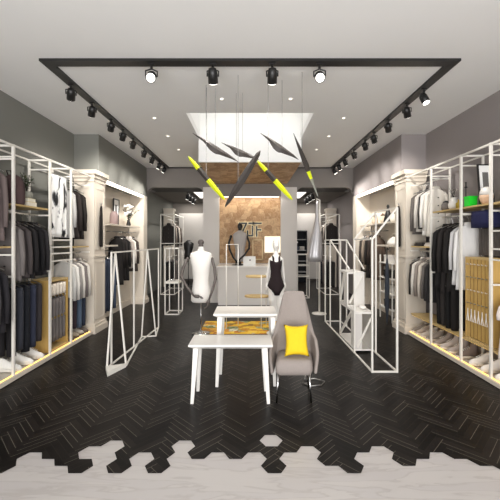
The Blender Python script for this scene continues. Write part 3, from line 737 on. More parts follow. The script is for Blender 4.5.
def shell(u, v, off):
    au = abs(u); sg = 1 if u >= 0 else -1
    if au <= .5: Ht = 1.04
    else: q = (au-.5)/.5; Ht = .56+.07*(1-q)+.41*(1-q)**7
    z = .27+v*(Ht-.27)
    wb = .2-.085*max(0,(z-.4)/.64)
    bk = 3.66+.1*v
    if au <= .5: a = au/.5; x = wb*a; y = bk-.03*a*a; n = Vector((.15*a*sg,1,0))
    else:
        q = (au-.5)/.5; x = wb+.05*math.sin(q*math.pi/2)*(.3+.7*min(1,v*1.6)); y = bk-.03-q*.27*(1-.2*v); n = Vector((sg,.25*(1-q),0))
    n.normalize(); p = Vector((sg*x, y, z))+n*off
    p.x += cxo(p.y); return p
mb = MB(); us = [-1+2*i/N for i in range(N+1)]; rs = []
for j in range(R+1):
    v = j/R
    rs.append([shell(u, v, -.018) for u in us]+[shell(u, v, .018) for u in reversed(us)])
mb.rings(rs, cap=False)
for row in (rs[0], rs[-1]):
    for q in range(N): mb.quad(row[q], row[q+1], row[2*N-q], row[2*N+1-q])
o = mb.build('backrest_shell', M['uph'], ch, True)
sb = o.modifiers.new('sub','SUBSURF'); sb.levels = 1; sb.render_levels = 1
for (x, y, tx, ty) in ((.262,3.33,.28,3.36),(.60,3.33,.585,3.36),(.30,3.66,.31,3.6),(.63,3.66,.61,3.6)):
    MB().tube([(x,y,.004),(tx,ty,.3)], [.008,.011], 10).build('leg', M['chrome'], ch, True)
t = thing('cushion', (.48,3.66,.45), 'bright yellow square cushion leaning in the taupe armchair', 'cushion')
rs0 = []; n = 14; mb = MB()
def pil(u, v, s):
    pin = 1-.1*(1-u*u)*(v*v)-.1*(1-v*v)*(u*u)
    x = u*.125*(1-.16*(1-v*v)*abs(u)); z = v*.158*(1-.14*(1-u*u)*abs(v)); th = .05*((1-u**4)*(1-v**4))**.5
    a = .28
    return Vector((x+.468, 3.43+s*th*math.cos(a)+z*math.sin(a), .588+z*math.cos(a)-s*th*math.sin(a)))
for s in (-1,1):
    g = [[pil(-1+2*i/n, -1+2*j/n, s) for i in range(n+1)] for j in range(n+1)]
    mb.rings(g, cap=False, closed=False)
mb.build('cushion_cover', M['yellow'], t, True)
t = tag(MB().tube([(.58,3.78,.012),(.66,3.7,.012),(.78,3.72,.012),(.84,3.82,.012),(.74,3.9,.012),(.62,3.86,.012),(.7,4.2,.012),(.74,4.9,.012)], .006, 6).build('cable', M['steel'], None, True), 'thin grey cable loop lying on the dark floor beside the armchair', 'cable')

# ------------------------------------------------------------------ rug
t = thing('rug', (0,6.3,0), 'ochre and orange patterned rug under the pole display rack', 'rug')
MB().box(-.86,.62,5.72,6.62,.004,.02).build('pile', M['rug'], t)
MB().box(-.875,-.86,5.71,6.63,.004,.022).box(.62,.635,5.71,6.63,.004,.022).box(-.86,.62,5.705,5.72,.004,.022).box(-.86,.62,6.62,6.635,.004,.022).build('border', cloth((120,90,50)), t)

# counter with card
t = thing('counter', (-.05,8.0,0), 'pale grey counter in front of the wood wall', 'counter')
MB().box(-.74,.6,7.85,8.5,.1,.97).build('front_body', M['grey_panel'], t)
MB().box(-.77,.63,7.82,8.53,.97,1.0).build('worktop', M['white'], t)
MB().box(-.72,.58,7.88,8.47,0.004,.1).build('kick_board', M['header'], t)
t = thing('small_card', (.02,8.0,1.0), 'white card with small black mark standing on the counter', 'card')
MB().box(-.16,.13,7.95,7.975,1.0,1.22).build('card_sheet', M['white_plain'], t); MB().tube([(-.0,7.948,1.13),(.0,7.952,1.13)], .018, 12).build('mark', M['black'], t)
t = thing('light_box', (.5,8.7,1.3), 'glowing blank white square light box behind the swimsuit mannequin head', 'board')
MB().box(.38,.78,YB+.04,YB+.08,1.28,1.69).build('glowing_face', emis('lightbox_face',(255,246,226),.75), t); MB().box(.37,.79,YB+.08,YB+.118,1.26,1.7).build('backing', M['cream'], t)
t = thing('wooden_wall_art', (.2,8.7,1.1), 'thin light wood frame on the wall under the letter sign', 'frame')
x0, x1, z0, z1 = .06,.34,1.08,1.62
MB().box(x0,x1,YB+.09,YB+.118,z1-.03,z1).box(x0,x1,YB+.09,YB+.118,z0,z0+.03).box(x0,x0+.03,YB+.09,YB+.118,z0,z1).box(x1-.03,x1,YB+.09,YB+.118,z0,z1).build('frame', cloth((226,206,166)), t)

# pole display with round wood shelves
t = thing('pole_rack', (-.05,6.2,0), 'slim white pole rack holding two round wooden discs', 'display rack')
for x, y in ((-.42,6.05),(-.22,6.3),(.2,6.05),(.3,6.3)):
    MB().tube([(x,y,.022),(x,y,1.52 if x < 0 else .98)], .008, 8).build('pole', M['white_tube'], t, True)
MB().bar((-.42,6.05,1.52),(-.22,6.3,1.52),.012).build('top_bar', M['white_tube'], t)
MB().lathe([(.19,0),(.2,.01),(.2,.03),(.19,.035)], (.12,6.2,.92), 24, sy=.7).build('round_shelf', M['oakx'], t, True)
MB().lathe([(.22,0),(.23,.01),(.23,.03),(.22,.035)], (.13,6.2,.56), 24, sy=.6).build('round_shelf', M['oakx'], t, True)

# ------------------------------------------------------------------ mannequins
def smooth_remesh(o, v=.012):
    m = o.modifiers.new('fuse','REMESH'); m.mode = 'VOXEL'; m.voxel_size = v; m.use_smooth_shade = True
    k = o.modifiers.new('smooth','CORRECTIVE_SMOOTH') if False else o.modifiers.new('smooth','SMOOTH'); k.factor = .5; k.iterations = 3
def hand(mb, wrist, d, palmn, side, s=1.):
    w = Vector(wrist); d = Vector(d).normalized(); n = Vector(palmn).normalized(); a = d.cross(n).normalized()*side; n = a.cross(d).normalized()
    mb.tube([w, w+d*.03*s, w+d*.085*s], [.022*s,.03*s,.028*s], 8)
    for i, (o_, l) in enumerate(((-.026,.07),(-.009,.08),(.009,.075),(.025,.06))):
        p = w+d*.08*s+a*o_*s; mb.tube([p, p+d*l*.45*s, p+d*l*.75*s-n*.012*s, p+d*l*.95*s-n*.03*s], [.009*s,.008*s,.007*s,.005*s], 6)
    p = w+d*.03*s-a*.024*s; mb.tube([p, p-a*.025*s+d*.02*s, p-a*.035*s+d*.05*s], [.011*s,.009*s,.006*s], 6)
def ser(cx, cy, prof):   # prof: z, hx, hy
    return [[Vector((cx+dx+hx*math.cos(2*math.pi*j/24), cy+dy+hy*math.sin(2*math.pi*j/24)*(1.0), z)) for j in range(24)] for z, hx, hy, dx, dy in prof]
# left: white torso with articulated grey arms
Y0 = 5.75; X0 = -.83
mn = thing('torso_mannequin', (X0,Y0,0), 'white tailor torso mannequin with grey jointed arms on a thin pole', 'mannequin')
Zp = lambda y: H-(y-240)*Y0/F
prof = [(Zp(302),.15,.1),(Zp(300),.17,.115),(Zp(294),.165,.118),(Zp(287),.145,.105),(Zp(280),.132,.095),(Zp(273),.145,.108),(Zp(267),.155,.12),(Zp(261),.178,.11),(Zp(256),.188,.09),(Zp(253),.17,.075),(Zp(251.5),.1,.06),(Zp(251),.058,.052),(Zp(247.5),.045,.048),(Zp(246.5),.04,.042)]
MB().rings(ser(X0,Y0,[(z,a,b,.0,0) for z,a,b in prof])).build('torso', M['skin_white'], mn, True)
MB().lathe([(.04,0),(.045,.01),(.035,.03),(.052,.06),(.05,.09),(.03,.115),(.01,.12)], (X0,Y0,Zp(246.5)), 16).build('neck_cap', M['arm_grey'], mn, True)
MB().tube([(X0,Y0,.03),(X0,Y0,Zp(302))], .01, 8).build('stand_pole', M['chrome'], mn, True)
MB().lathe([(.15,0.0),(.15,.012),(.03,.03)], (X0,Y0,.023), 24).build('stand_base', M['chrome'], mn, True)
for pts, pn, sd in (([(187.5,259),(183,268),(181.5,277),(187.5,288),(194,296)], (0,0,1), 1), ([(212,259),(214.5,268),(215.5,279),(212.5,290),(209,300)], (-1,-.3,0), -1)):
    sgn = 1 if pts[0][0] < 200 else -1
    q = [P(a, b, Y0-(0,.02,.06,.16,.2)[i]) for i, (a, b) in enumerate(pts)]
    mb = MB().tube(q, [.026,.025,.024,.021,.016], 10); mb.ell(q[0], .03,.03,.03); mb.ell(q[2], .027,.027,.027)
    hand(mb, q[4], q[4]-q[3] if sgn < 0 else Vector((1,-.15,-.1)), pn, sd, 1.)
    mb.build('arm', M['arm_grey'], mn, True)
# middle: grey tee torso with black arms on the counter
Y1 = 8.1; X1 = P(240,0,Y1).x
mn = thing('torso_mannequin', (X1,Y1,1.0), 'grey torso mannequin with black jointed arms and head on the counter', 'mannequin')
Zq = lambda y: H-(y-240)*Y1/F
prof = [(1.09,.09,.07),(1.12,.11,.085),(Zq(256),.115,.09),(Zq(250),.11,.09),(Zq(244),.14,.105),(Zq(238),.165,.105),(Zq(235),.172,.09),(Zq(233),.13,.075),(Zq(231.5),.08,.06),(Zq(230.5),.05,.05)]
MB().rings(ser(X1,Y1,[(z,a,b,0,0) for z,a,b in prof])).build('torso', cloth((178,172,168)), mn, True)
MB().ell((X1,Y1,Zq(226.5)), .06,.07,.085).tube([(X1,Y1,Zq(231)),(X1,Y1,Zq(228))], .04, 10).build('head', M['black'], mn, True)
MB().tube([(X1,Y1,1.0),(X1,Y1,1.1)], .03, 10).lathe([(.2,.004),(.2,.014),(.06,.03)], (X1,Y1,1.0), 22, sy=.6).build('stand_base', M['black'], mn, True)
for sd, pts in ((-1,[(231,236.5),(229,243),(229.5,249),(233,257),(236,261)]), (1,[(247,236.5),(249.5,243),(249,248.5),(244.5,255),(240,259)])):
    q = [P(a, b, Y1-(0,.05,.1,.18,.22)[i]) for i, (a, b) in enumerate(pts)]
    mb = MB().tube(q, [.028,.026,.024,.022,.018], 10); mb.ell(q[0],.034,.034,.034); mb.ell(q[2],.03,.03,.03)
    hand(mb, q[4], q[4]-q[3], (0,-1,0), sd, .9)
    mb.build('arm', M['black'], mn, True)
# right: full white figure in black swimsuit
Y2 = 5.75
def z2(y): return H-(y-240)*Y2/F
def x2(x): return (x-250)*Y2/F
XB = x2(276)
mn = thing('full_mannequin', (XB,Y2,0), 'white full-figure mannequin in a black swimsuit behind the armchair', 'mannequin')
body = MB()
tp = [(z2(294),.105,.1,.0,.01),(z2(289),.13,.125,.0,.015),(z2(284),.12,.12,.0,.015),(z2(277),.08,.088,0,0),(z2(271),.072,.085,-.002,0),(z2(265),.085,.105,-.002,-.01),(z2(260),.09,.1,-.002,-.01),(z2(257.5),.095,.07,0,0),(z2(256),.07,.055,0,0),(z2(254.5),.045,.045,0,0),(z2(251),.038,.042,0,-.005),(z2(249),.038,.042,0,-.01)]
body.rings([[Vector((XB+dx+hx*math.cos(2*math.pi*j/24), Y2+dy+hy*math.sin(2*math.pi*j/24), z)) for j in range(24)] for z,hx,hy,dx,dy in tp])
body.ell((XB,Y2-.015,z2(244.6)), .062,.085,.115)
body.tube([(XB,Y2-.09,z2(245.5)),(XB,Y2-.108,z2(246.6)),(XB,Y2-.09,z2(247.2))], [.008,.013,.008], 6)
for s, ax in ((-1,-.055),(1,.062)):
    pts = [(XB+ax,Y2+.01,z2(289)),(XB+ax*1.02,Y2,z2(300)),(XB+ax*.95,Y2-.015*s,.48),(XB+ax*.95,Y2+.02,.32),(XB+ax*.9,Y2+.02,.08)]
    body.tube(pts, [.078,.07,.05,.052,.032], 14); body.ell((XB+ax*.9,Y2-.04,.07), .036,.11,.035)
    ar = [(XB+s*.095,Y2,z2(258.5)),(XB+s*.118,Y2+.05,z2(268)),(XB+s*.14,Y2+.08,z2(276)),(XB+s*.15,Y2+.1,z2(284))]
    body.tube(ar, [.03,.026,.022,.017], 10); hand(body, ar[3], (0,-.2,-1), (s,0,0), s, .95)
o = body.build('body', M['skin_white'], mn, True); smooth_remesh(o, .011)
sw = MB(); tq = tp[1:7]
rings = []
for q,(z,hx,hy,dx,dy) in enumerate(tq):
    rings.append([Vector((XB+dx+(hx+.01)*math.cos(2*math.pi*j/32), Y2+dy+(hy+.01)*math.sin(2*math.pi*j/32), z - (.055*abs(math.cos(2*math.pi*j/32))**2*-1 if q == 0 else 0) + (-.03*(1-abs(math.cos(2*math.pi*j/32))) if q == 5 else 0))) for j in range(32)])
rings.insert(0, [Vector((XB+.01+.05*math.cos(2*math.pi*j/32), Y2+.01+.12*math.sin(2*math.pi*j/32), z2(294.5))) for j in range(32)])
sw.rings(rings, cap=False)
for s in (-1,1): sw.tube([(XB+s*.045,Y2-.108,z2(262)),(XB+s*.05,Y2-.085,z2(258)),(XB+s*.055,Y2-.0,z2(256)),(XB+s*.05,Y2+.08,z2(259)),(XB+s*.04,Y2+.1,z2(263))], .012, 6)
o = sw.build('swimsuit', cloth((40,30,32)), mn, True); so = o.modifiers.new('solid','SOLIDIFY'); so.thickness = .006; so.offset = 1
MB().lathe([(.16,0),(.16,.01),(.02,.014)], (XB,Y2,.022), 24).build('stand_base', M['white'], mn, True)
# swimsuit figure stands on the base plate

# ------------------------------------------------------------------ hanging blades
def lens(pts0, pts1, w, th, mats, split=None):
    pass
def spindle(p, q, prof, th, twist=(0,-1,0)):
    """flattened blade from p to q; prof: list of (f, up, down) half widths either side"""
    p = Vector(p); q = Vector(q); d = (q-p).normalized(); n = Vector(twist); a = d.cross(n).normalized(); n = a.cross(d).normalized()
    if a.z < 0: a = -a
    rs = []
    for f, up, dn in prof:
        c = p.lerp(q, f); e = th*min(1, (up+dn)/.06)*.5+.0008
        rs.append([c+a*up, c+n*e+a*(up-dn)*.3, c-a*dn, c-n*e+a*(up-dn)*.3])
    return rs
def blade(ends, prof, cuts, wires, label, Ya=4.75, Yb=4.95):
    (xa, ya), (xb, yb) = ends
    p = P(xa, ya, Ya); q = P(xb, yb, Yb)
    r = thing('hanging_ornament', (p+q)/2, label, 'hanging ornament', 'hanging blades')
    # resample the profile
    def at(f):
        for i in range(len(prof)-1):
            if prof[i][0] <= f <= prof[i+1][0]:
                k = (f-prof[i][0])/max(1e-6, prof[i+1][0]-prof[i][0]); return (f, prof[i][1]+(prof[i+1][1]-prof[i][1])*k, prof[i][2]+(prof[i+1][2]-prof[i][2])*k)
        return prof[-1]
    for (f0, f1, m) in cuts:
        fs = sorted(set([f0, f1]+[u[0] for u in prof if f0 < u[0] < f1]+[f0+(f1-f0)*i/6 for i in range(1,6)]))
        MB().rings(spindle(p, q, [at(f) for f in fs], .05)).build('blade_tip' if m == 'neon' else 'blade_body', M[m], r)
    for f, dx in wires:
        c = p.lerp(q, f); MB().tube([c, (c.x+dx, c.y, CZ)], .003, 5).build('wire', wire_m, r)
wire_m = mat('wire_grey', (150,148,146), .5, .3)
kite = [(0,.002,.002),(.25,.016,.02),(.42,.02,.062),(.5,.022,.068),(.56,.022,.066),(.62,.02,.05),(.85,.016,.016),(1,.002,.002)]
slim = [(0,.004,.004),(.06,.018,.018),(.3,.029,.029),(.5,.031,.031),(.7,.029,.029),(.94,.018,.018),(1,.003,.003)]
long_ = [(0,.004,.004),(.06,.024,.024),(.3,.038,.038),(.5,.042,.042),(.7,.036,.036),(.94,.018,.018),(1,.003,.003)]
blade(((192.6,133),(238.5,162)), kite, [(0,1,'blade')], [(.3,0),(.49,0)], 'charcoal kite-shaped blade hanging highest on the left', 4.1, 4.2)
blade(((188.4,156.6),(225,200)), slim, [(0,.27,'neon'),(.27,.53,'blade'),(.53,1,'neon')], [(.48,0)], 'yellow-tipped slim blade hanging at the far left', 4.02, 4.1)
blade(((221.4,142.5),(259,160)), kite, [(0,1,'blade')], [(.4,0),(.57,0)], 'charcoal kite-shaped blade hanging in the middle above the crossing', 4.3, 4.25)
blade(((260.3,150.6),(225,207)), long_, [(0,1,'blade')], [(.63,0)], 'long charcoal blade crossing down to the left', 3.84, 3.8)
blade(((257.2,160.5),(292.5,200)), slim, [(0,.25,'neon'),(.25,.5,'blade'),(.5,1,'neon')], [(.31,0)], 'yellow-tipped slim blade hanging right of the crossing', 4.04, 4.1)
blade(((260.4,133),(298.5,159.6)), kite, [(0,1,'blade')], [(.2,0),(.57,0)], 'charcoal kite-shaped blade hanging on the upper right', 3.95, 3.92)
kn = [(0,.002,.002),(.3,.024,.02),(.5,.034,.026),(.58,.028,.026),(.62,.022,.02),(.9,.01,.008),(1,.004,.004)]
blade(((293.4,133),(318,196.5)), kn, [(0,.6,'blade'),(.6,.72,'neon'),(.72,1,'pot')], [(.35,0)], 'thin blade with a grey lower shaft hanging at the far right', 3.72, 3.8)

# ------------------------------------------------------------------ geometric white frames
w = .019
fr = thing('geometric_rack', (-1.7,4.3+.9,0), 'white open metal display frame with V legs on the left of the dark floor', 'display frame', 'geometric display frames')
kY = 340/270
def q_(x, y, z): return Vector((x, y*kY, z))
a0 = q_(-1.76,3.43,.02); a1 = q_(-1.76,3.43,1.44); b0 = q_(-1.66,4.9,.02); b1 = q_(-1.66,4.9,1.44)
MB().bar(a0,a1,w).build('post', M['white_tube'], fr); MB().bar(b0,b1,w).build('post', M['white_tube'], fr)
MB().bar(q_(-1.71,3.98,.02),q_(-1.71,3.98,1.44),w).build('post', M['white_tube'], fr)
MB().bar(a1,b1,w).build('top_rail', M['white_tube'], fr)
MB().bar(a0,b0,w).bar(q_(-1.76,3.32,.02),a0,w).build('base_rail', M['white_tube'], fr)
for ap, l1, l2 in ((q_(-1.755,3.52,1.44),q_(-1.76,3.32,.02),q_(-1.56,3.4,.02)),(q_(-1.69,4.45,1.44),q_(-1.77,4.41,.02),q_(-1.55,4.45,.02))):
    MB().bar(ap,l1,w).build('slanted_leg', M['white_tube'], fr); MB().bar(ap,l2,w).build('slanted_leg', M['white_tube'], fr)
    MB().bar(l1,l2,w).build('base_rail', M['white_tube'], fr)
MB().bar(q_(-1.56,3.4,.02),q_(-1.77,4.41,.02),w).build('base_rail', M['white_tube'], fr)
MB().bar(q_(-1.55,4.45,.02),q_(-1.66,4.9,.02),w).build('base_rail', M['white_tube'], fr)
MB().prism([q_(-1.77,3.31,.004),q_(-1.555,3.39,.004),q_(-1.665,3.15,.004)], (0,0,.05)).build('foot_plate', M['white_tube'], fr)

def boxframe(x0,x1,y0,y1,z1,label,mids=(),w=.022,name='geometric_rack'):
    r = thing(name, ((x0+x1)/2,(y0+y1)/2,0), label, 'display frame', 'geometric display frames')
    for x in (x0,x1):
        for y in (y0,y1): MB().bar((x,y,.004),(x,y,z1),w).build('post', M['white_tube'], r)
    for z in (.015,z1)+tuple(mids):
        mb = MB().bar((x0,y0,z),(x1,y0,z),w).bar((x0,y1,z),(x1,y1,z),w).bar((x0,y0,z),(x0,y1,z),w).bar((x1,y0,z),(x1,y1,z),w)
        mb.build('ring_rail', M['white_tube'], r)
    return r
r = boxframe(-1.81,-1.52,7.25,7.65,1.42,'slim white box frame with a tray behind the V-leg frame',(.68,))
MB().box(-1.81,-1.52,7.25,7.65,.69,.71).build('tray', M['white'], r)
t = thing('jewel_ornament', (-1.66,7.4,.71), 'small silver ornament on the tray of the slim box frame', 'ornament')
for i in range(6): MB().ell((-1.7+.03*(i%3),7.35+.05*(i//3),.735), .025,.025,.025,8,6).build('bead', M['chrome'], t, True)

# right frame
fr = thing('geometric_rack', (1.62,5.2,0), 'tall white stepped house-shaped metal display frame on the right of the dark floor', 'display frame', 'geometric display frames')
A, B = 1.47, 1.77; ya, yb, yc = 3.25, 3.8, 5.28
def post(x, y, z0, z1): MB().bar(q_(x,y,z0), q_(x,y,z1), w*1.1).build('post', M['white_tube'], fr)
post(A,ya,.004,1.61); post(B,ya,.004,1.99); post(A,yb,.004,1.61); post(B,yb,.004,1.99)
post(A,yc,.004,1.6); post(B,yc,.004,1.6); post(A,4.95,.004,1.6); post(B,4.95,.004,1.6)
def rail(*pts, n='rail'):
    mb = MB()
    for i in range(len(pts)-1): mb.bar(pts[i], pts[i+1], w)
    mb.build(n, M['white_tube'], fr)
rail(q_(A,ya,1.61), q_(B,ya,1.99), n='slanted_rail'); rail(q_(A,yb,1.61), q_(B,yb,1.99), n='slanted_rail')
rail(q_(A,ya,1.61), q_(A,yb,1.61)); rail(q_(B,ya,1.99), q_(B,yb,1.99))
rail(q_(A,ya,.015), q_(B,ya,.015), q_(B,yc,.015), q_(A,yc,.015), q_(A,ya,.015), n='base_rail')
rail(q_(A,yc,1.6), q_(B,yc,1.6), q_(B,4.95,1.6), q_(A,4.95,1.6), q_(A,yc,1.6))
rail(q_(A,4.95,1.6), q_(A,4.0,1.17), n='slanted_rail'); rail(q_(B,4.95,1.6), q_(B,4.2,1.15), n='slanted_rail')
def step(y0, y1, z0, z1, label):
    r = thing('display_cube', (1.62,(y0+y1)/2*kY,z0), label, 'display cube', 'white display cubes')
    x0, x1 = 1.49, 1.75; y0 *= kY; y1 *= kY; t_ = .02
    MB().box(x0,x1,y0,y1,z1-.03,z1).build('top_panel', M['white'], r)
    MB().box(x0,x1,y0,y1,z0,z0+t_).build('bottom_panel', M['white'], r)
    MB().box(x1-.15,x1-.03,y0,y0+t_,z0+t_,z1-.03).build('front_panel', M['white'], r) if z0 > .1 else MB().box(x0,x0+.1,y0,y0+t_,z0+t_,z1-.03).build('front_panel', M['grey_panel'], r)
    MB().box(x1-.03,x1,y0,y0+t_,z0+t_,z1-.03).build('edge_panel', M['white'], r)
    MB().box(x1-t_,x1,y0+t_,y1,z0+t_,z1-.03).build('side_panel', M['white'], r)
    MB().box(x0,x0+t_,y0+t_,y0+.2,z0+t_,z1-.03).build('side_panel', M['white'], r)
    mb = MB().bar((x0+.01,y1-.02,z0+.03),(x0+.01,y0+.2,z1-.04),.03); mb.build('slanted_brace', M['white_tube'], r)
    MB().bar((x0+.03,y0-.0,z0+.05),(x1-.03,y0,z1-.08),.026).build('slanted_brace', M['white_tube'], r)
    MB().box(x0,x0+t_,y1-.03,y1,z0+t_,z1-.03).build('edge_panel', M['white'], r)
    return r
step(3.83,4.5,.03,.58,'white open display cube on the floor inside the right frame')
step(4.13,4.5,.583,1.11,'white open display cube stacked on the lower cube in the right frame')
t = thing('ornament', (1.62,3.95*kY,.58), 'small white shell ornament on the lower cube step', 'ornament')
MB().ell((1.66,3.98*kY,.61), .05,.06,.03,12,7).build('shell_body', M['petal'], t, True)

# ------------------------------------------------------------------ the cream niches
def shelfthing(s, y0, y1, z, label, th=.03, d=(2.72,3.0), m='cream'):
    t = thing('wall_shelf', (s*2.86,(y0+y1)/2,z-th), label, 'shelf', 'niche shelves')
    MB().box(s*d[0],s*d[1],y0,y1,z-th,z).build('board', M[m], t)
    MB().box(s*(d[1]-.02),s*d[1],y0,y0+.03,z-.15,z-th).box(s*(d[1]-.02),s*d[1],y1-.03,y1,z-.15,z-th).build('bracket', M['steel'], t)
shelfthing(-1, 6.6, 8.4, 1.92, 'cream shelf with ornaments in the left niche')
shelfthing(-1, 6.35, 7.0, 1.5, 'short cream shelf beside the front pilaster in the left niche')
shelfthing(1, 6.6, 8.4, 1.96, 'cream shelf with cone and jars in the right niche')
shelfthing(1, 6.3, 7.3, 1.5, 'cream shelf holding a white bag in the right niche')
def rod(s, y0, y1, z, label, x=2.84):
    t = thing('clothes_rail', (s*x,(y0+y1)/2,z), label, 'clothes rail', 'niche rails')
    MB().tube([(s*x,y0,z),(s*x,y1,z)], .012, 8).build('bar', M['steel'], t, True)
    for y in (y0+.03,y1-.03): MB().tube([(s*x,y,z),(s*3.0,y,z)], .009, 6).build('bracket', M['steel'], t, True)
rod(-1, 7.05, 8.4, 1.78, 'steel clothes rail under the ornament shelf in the left niche'); rod(1, 7.35, 8.4, 1.8, 'steel clothes rail under the shelf in the right niche')
rod(-1, 6.35, 7.0, 1.38, 'low steel clothes rail by the front pilaster in the left niche')
def hang2(s, items, place, grp):
    n = len(items)
    for i, (kind, Y, rz, c, word, ln, wd) in enumerate(items):
        garment(kind, (s*2.82,Y,rz), c, '%s %s %s' % (word, kind, place), wd, ln, .09, grp, rot=random.uniform(-.1,.1))
hang2(-1, [('coat',7.2,1.78,(30,27,26),'deep black',1.0,.32),('jacket',7.38,1.78,(40,36,35),'black brown',.9,.32),('coat',7.56,1.78,(34,32,32),'soft black',.95,.32),('shirt',7.76,1.78,(170,160,152),'stone',.7,.3),('shirt',7.94,1.78,(214,206,198),'cream',.7,.3),('jacket',8.14,1.78,(70,62,58),'dark brown',.8,.3)], 'under the ornament shelf in the left niche', 'clothes in the left niche')
hang2(-1, [('trousers',6.42,1.38,(58,66,84),'dark blue',1.0,.3),('trousers',6.58,1.38,(44,50,64),'midnight blue',1.0,.3),('trousers',6.74,1.38,(30,30,34),'black',1.0,.3),('trousers',6.9,1.38,(64,74,92),'slate blue',1.0,.3)], 'on the low rail behind the left pilaster', 'trousers in the left niche')
hang2(1, [('coat',7.5,1.8,(92,78,68),'brown',.95,.3),('jacket',7.68,1.8,(60,50,46),'dark brown',.85,.3),('coat',7.88,1.8,(44,40,38),'black',.95,.3),('shirt',8.08,1.8,(150,136,122),'tan',.8,.3),('jacket',8.26,1.8,(70,64,60),'charcoal',.85,.3)], 'under the shelf in the right niche', 'clothes in the right niche')
# ornaments left niche
t = thing('dome_ornament', (-2.85,7.0,1.92), 'mauve dome-shaped ornament on the left niche shelf', 'ornament')
MB().lathe([(.07,0),(.085,.02),(.085,.16),(.07,.24),(.03,.28),(.005,.285)], (-2.84,7.1,1.92), 18).build('dome', cloth((150,130,128)), t, True)
t = thing('framed_picture', (-2.96,7.45,1.92), 'tall patterned picture leaning on the left niche wall', 'picture')
frame_box(-2.96, 7.3, 7.62, 1.92, 2.5, .03, t, -1)
t = thing('flower_vase', (-2.84,8.0,1.92), 'vase of white blossoms on the left niche shelf', 'flowers')
MB().lathe([(.04,0),(.055,.04),(.03,.12),(.035,.15)], (-2.84,7.95,1.92), 16).build('vase', M['black'], t, True)
rd = random.Random(4); 
for i in range(11):
    a = rd.uniform(0,6.28); rr = rd.uniform(.02,.17); c = Vector((-2.84+.6*rr*math.cos(a),7.95+rr*1.3*math.sin(a),2.15+rd.uniform(0,.27)))
    MB().tube([(-2.84,7.95,2.05), c], .004, 5).build('stem', M['stem'], t)
    MB().ell(c, .042,.042,.035,8,6).ell(c+Vector((.03,.02,.01)), .03,.03,.025,8,6).build('blossom', M['petal'], t, True)
leafy(t, (-2.82,7.95,2.05), 8, .3, .2, .07, 'leaf', 12)
# items hung on the pilasters
for s, nm in ((-1,'left'),(1,'right')):
    t = thing('long_scarf', (s*2.64,6.02,1.3), 'long black scarf on a hook on the %s cream pilaster' % nm, 'scarf', 'scarves on the pilasters')
    rs = [[Vector((s*(2.64-.02*k1)+0, 6.02+.05*k2*f, z)) for k1, k2 in ((0,-1),(1,-.6),(1,.6),(0,1))] for z, f in ((2.2,.3),(2.15,.8),(1.9,1.1),(1.7,1.4),(1.5,1.2),(1.48,.9))]
    MB().rings(rs).build('cloth', cloth((30,26,24)), t, True)
    MB().tube([(s*2.662,6.02,2.24),(s*2.63,6.02,2.22),(s*2.62,6.02,2.26)], .007, 6).build('hook', M['steel'], t)
    MB().tube([(s*2.63,6.02,2.24),(s*2.62,5.93,2.0),(s*2.62,5.92,1.6),(s*2.62,5.95,1.52)], .005, 6).build('cord', cloth((60,52,48)), t)
# right niche ornaments
t = thing('cone_ornament', (2.86,7.0,1.96), 'black cone ornament with a ball tip on the right niche shelf', 'ornament')
MB().lathe([(.085,0),(.09,.02),(.045,.22),(.02,.3),(.03,.33),(.02,.36),(.005,.37)], (2.84,7.0,1.96), 18).build('cone', M['black'], t, True)
for i, (y, c, w_) in enumerate(((6.75,(230,226,216),'white round jar nearest the pilaster'),(7.3,(216,200,180),'beige round jar behind the cone'),(7.75,(196,180,160),'tan round jar at the far end'))):
    t = thing('jar', (2.85,y,1.96), w_+' on the right niche shelf', 'jar', 'jars in the right niche')
    MB().lathe([(.05,0),(.07,.05),(.065,.13),(.045,.16)], (2.85,y,1.96), 16).build('jar_body', cloth(c), t, True); MB().lathe([(.05,.16),(.04,.19),(.012,.2),(.012,.22)], (2.85,y,1.96), 14).build('lid', cloth((120,100,80)), t, True)
t = thing('white_bag', (2.85,6.75,1.5), 'white soft handbag on the right niche shelf', 'bag')
MB().rings([ringg(2.86,6.75,1.5+z,hx,hy,20,1,.03) for z, hx, hy in ((0,.1,.17),(.02,.115,.19),(.08,.1,.16),(.14,.05,.1),(.16,.02,.05))]).build('bag_body', M['petal'], t, True)
MB().tube([(2.86,6.66,1.63),(2.86,6.68,1.72),(2.86,6.8,1.72),(2.86,6.84,1.63)], .008, 6).build('handle', M['cream'], t, True)
# shelving tower in the right niche
t = thing('shoe_tower', (2.78,6.7,0), 'slim white metal shelving tower below the white bag', 'shelving')
for x in (2.72,2.96):
    for y in (6.5,7.1): MB().bar((x,y,.004),(x,y,1.3),.02).build('post', M['white_tube'], t)
lv = (.25,.55,.85,1.15)
for z in lv: MB().box(2.7,2.98,6.48,7.12,z-.02,z).build('shelf', M['white'], t)
for i, (z, c, w_) in enumerate(((1.15,(232,228,222),'white'),(.85,(40,38,38),'black'),(.55,(226,222,214),'ivory'),(.25,(70,66,64),'charcoal'))):
    o = thing('shoe_box', (2.84,6.75,z), '%s lidded box on the slim white tower in the right niche' % w_, 'box', 'boxes on the white tower')
    MB().box(2.74,2.94,6.6,6.95,z,z+.12).build('box_body', cloth(c), o); MB().box(2.735,2.945,6.595,6.955,z+.12,z+.15).build('lid', cloth(c), o)
t = thing('black_umbrella', (2.66,6.4,0), 'long dark blue grey closed parasol standing by the right pilaster', 'umbrella')
MB().lathe([(.006,.004),(.012,.05),(.035,.3),(.045,.7),(.03,1.1),(.012,1.25)], (2.6,6.45,0), 14).build('canopy', cloth((52,56,64)), t, True)
MB().tube([(2.6,6.45,1.24),(2.6,6.45,1.42),(2.6,6.42,1.45),(2.6,6.39,1.42)], .01, 8).build('handle', M['black'], t, True)

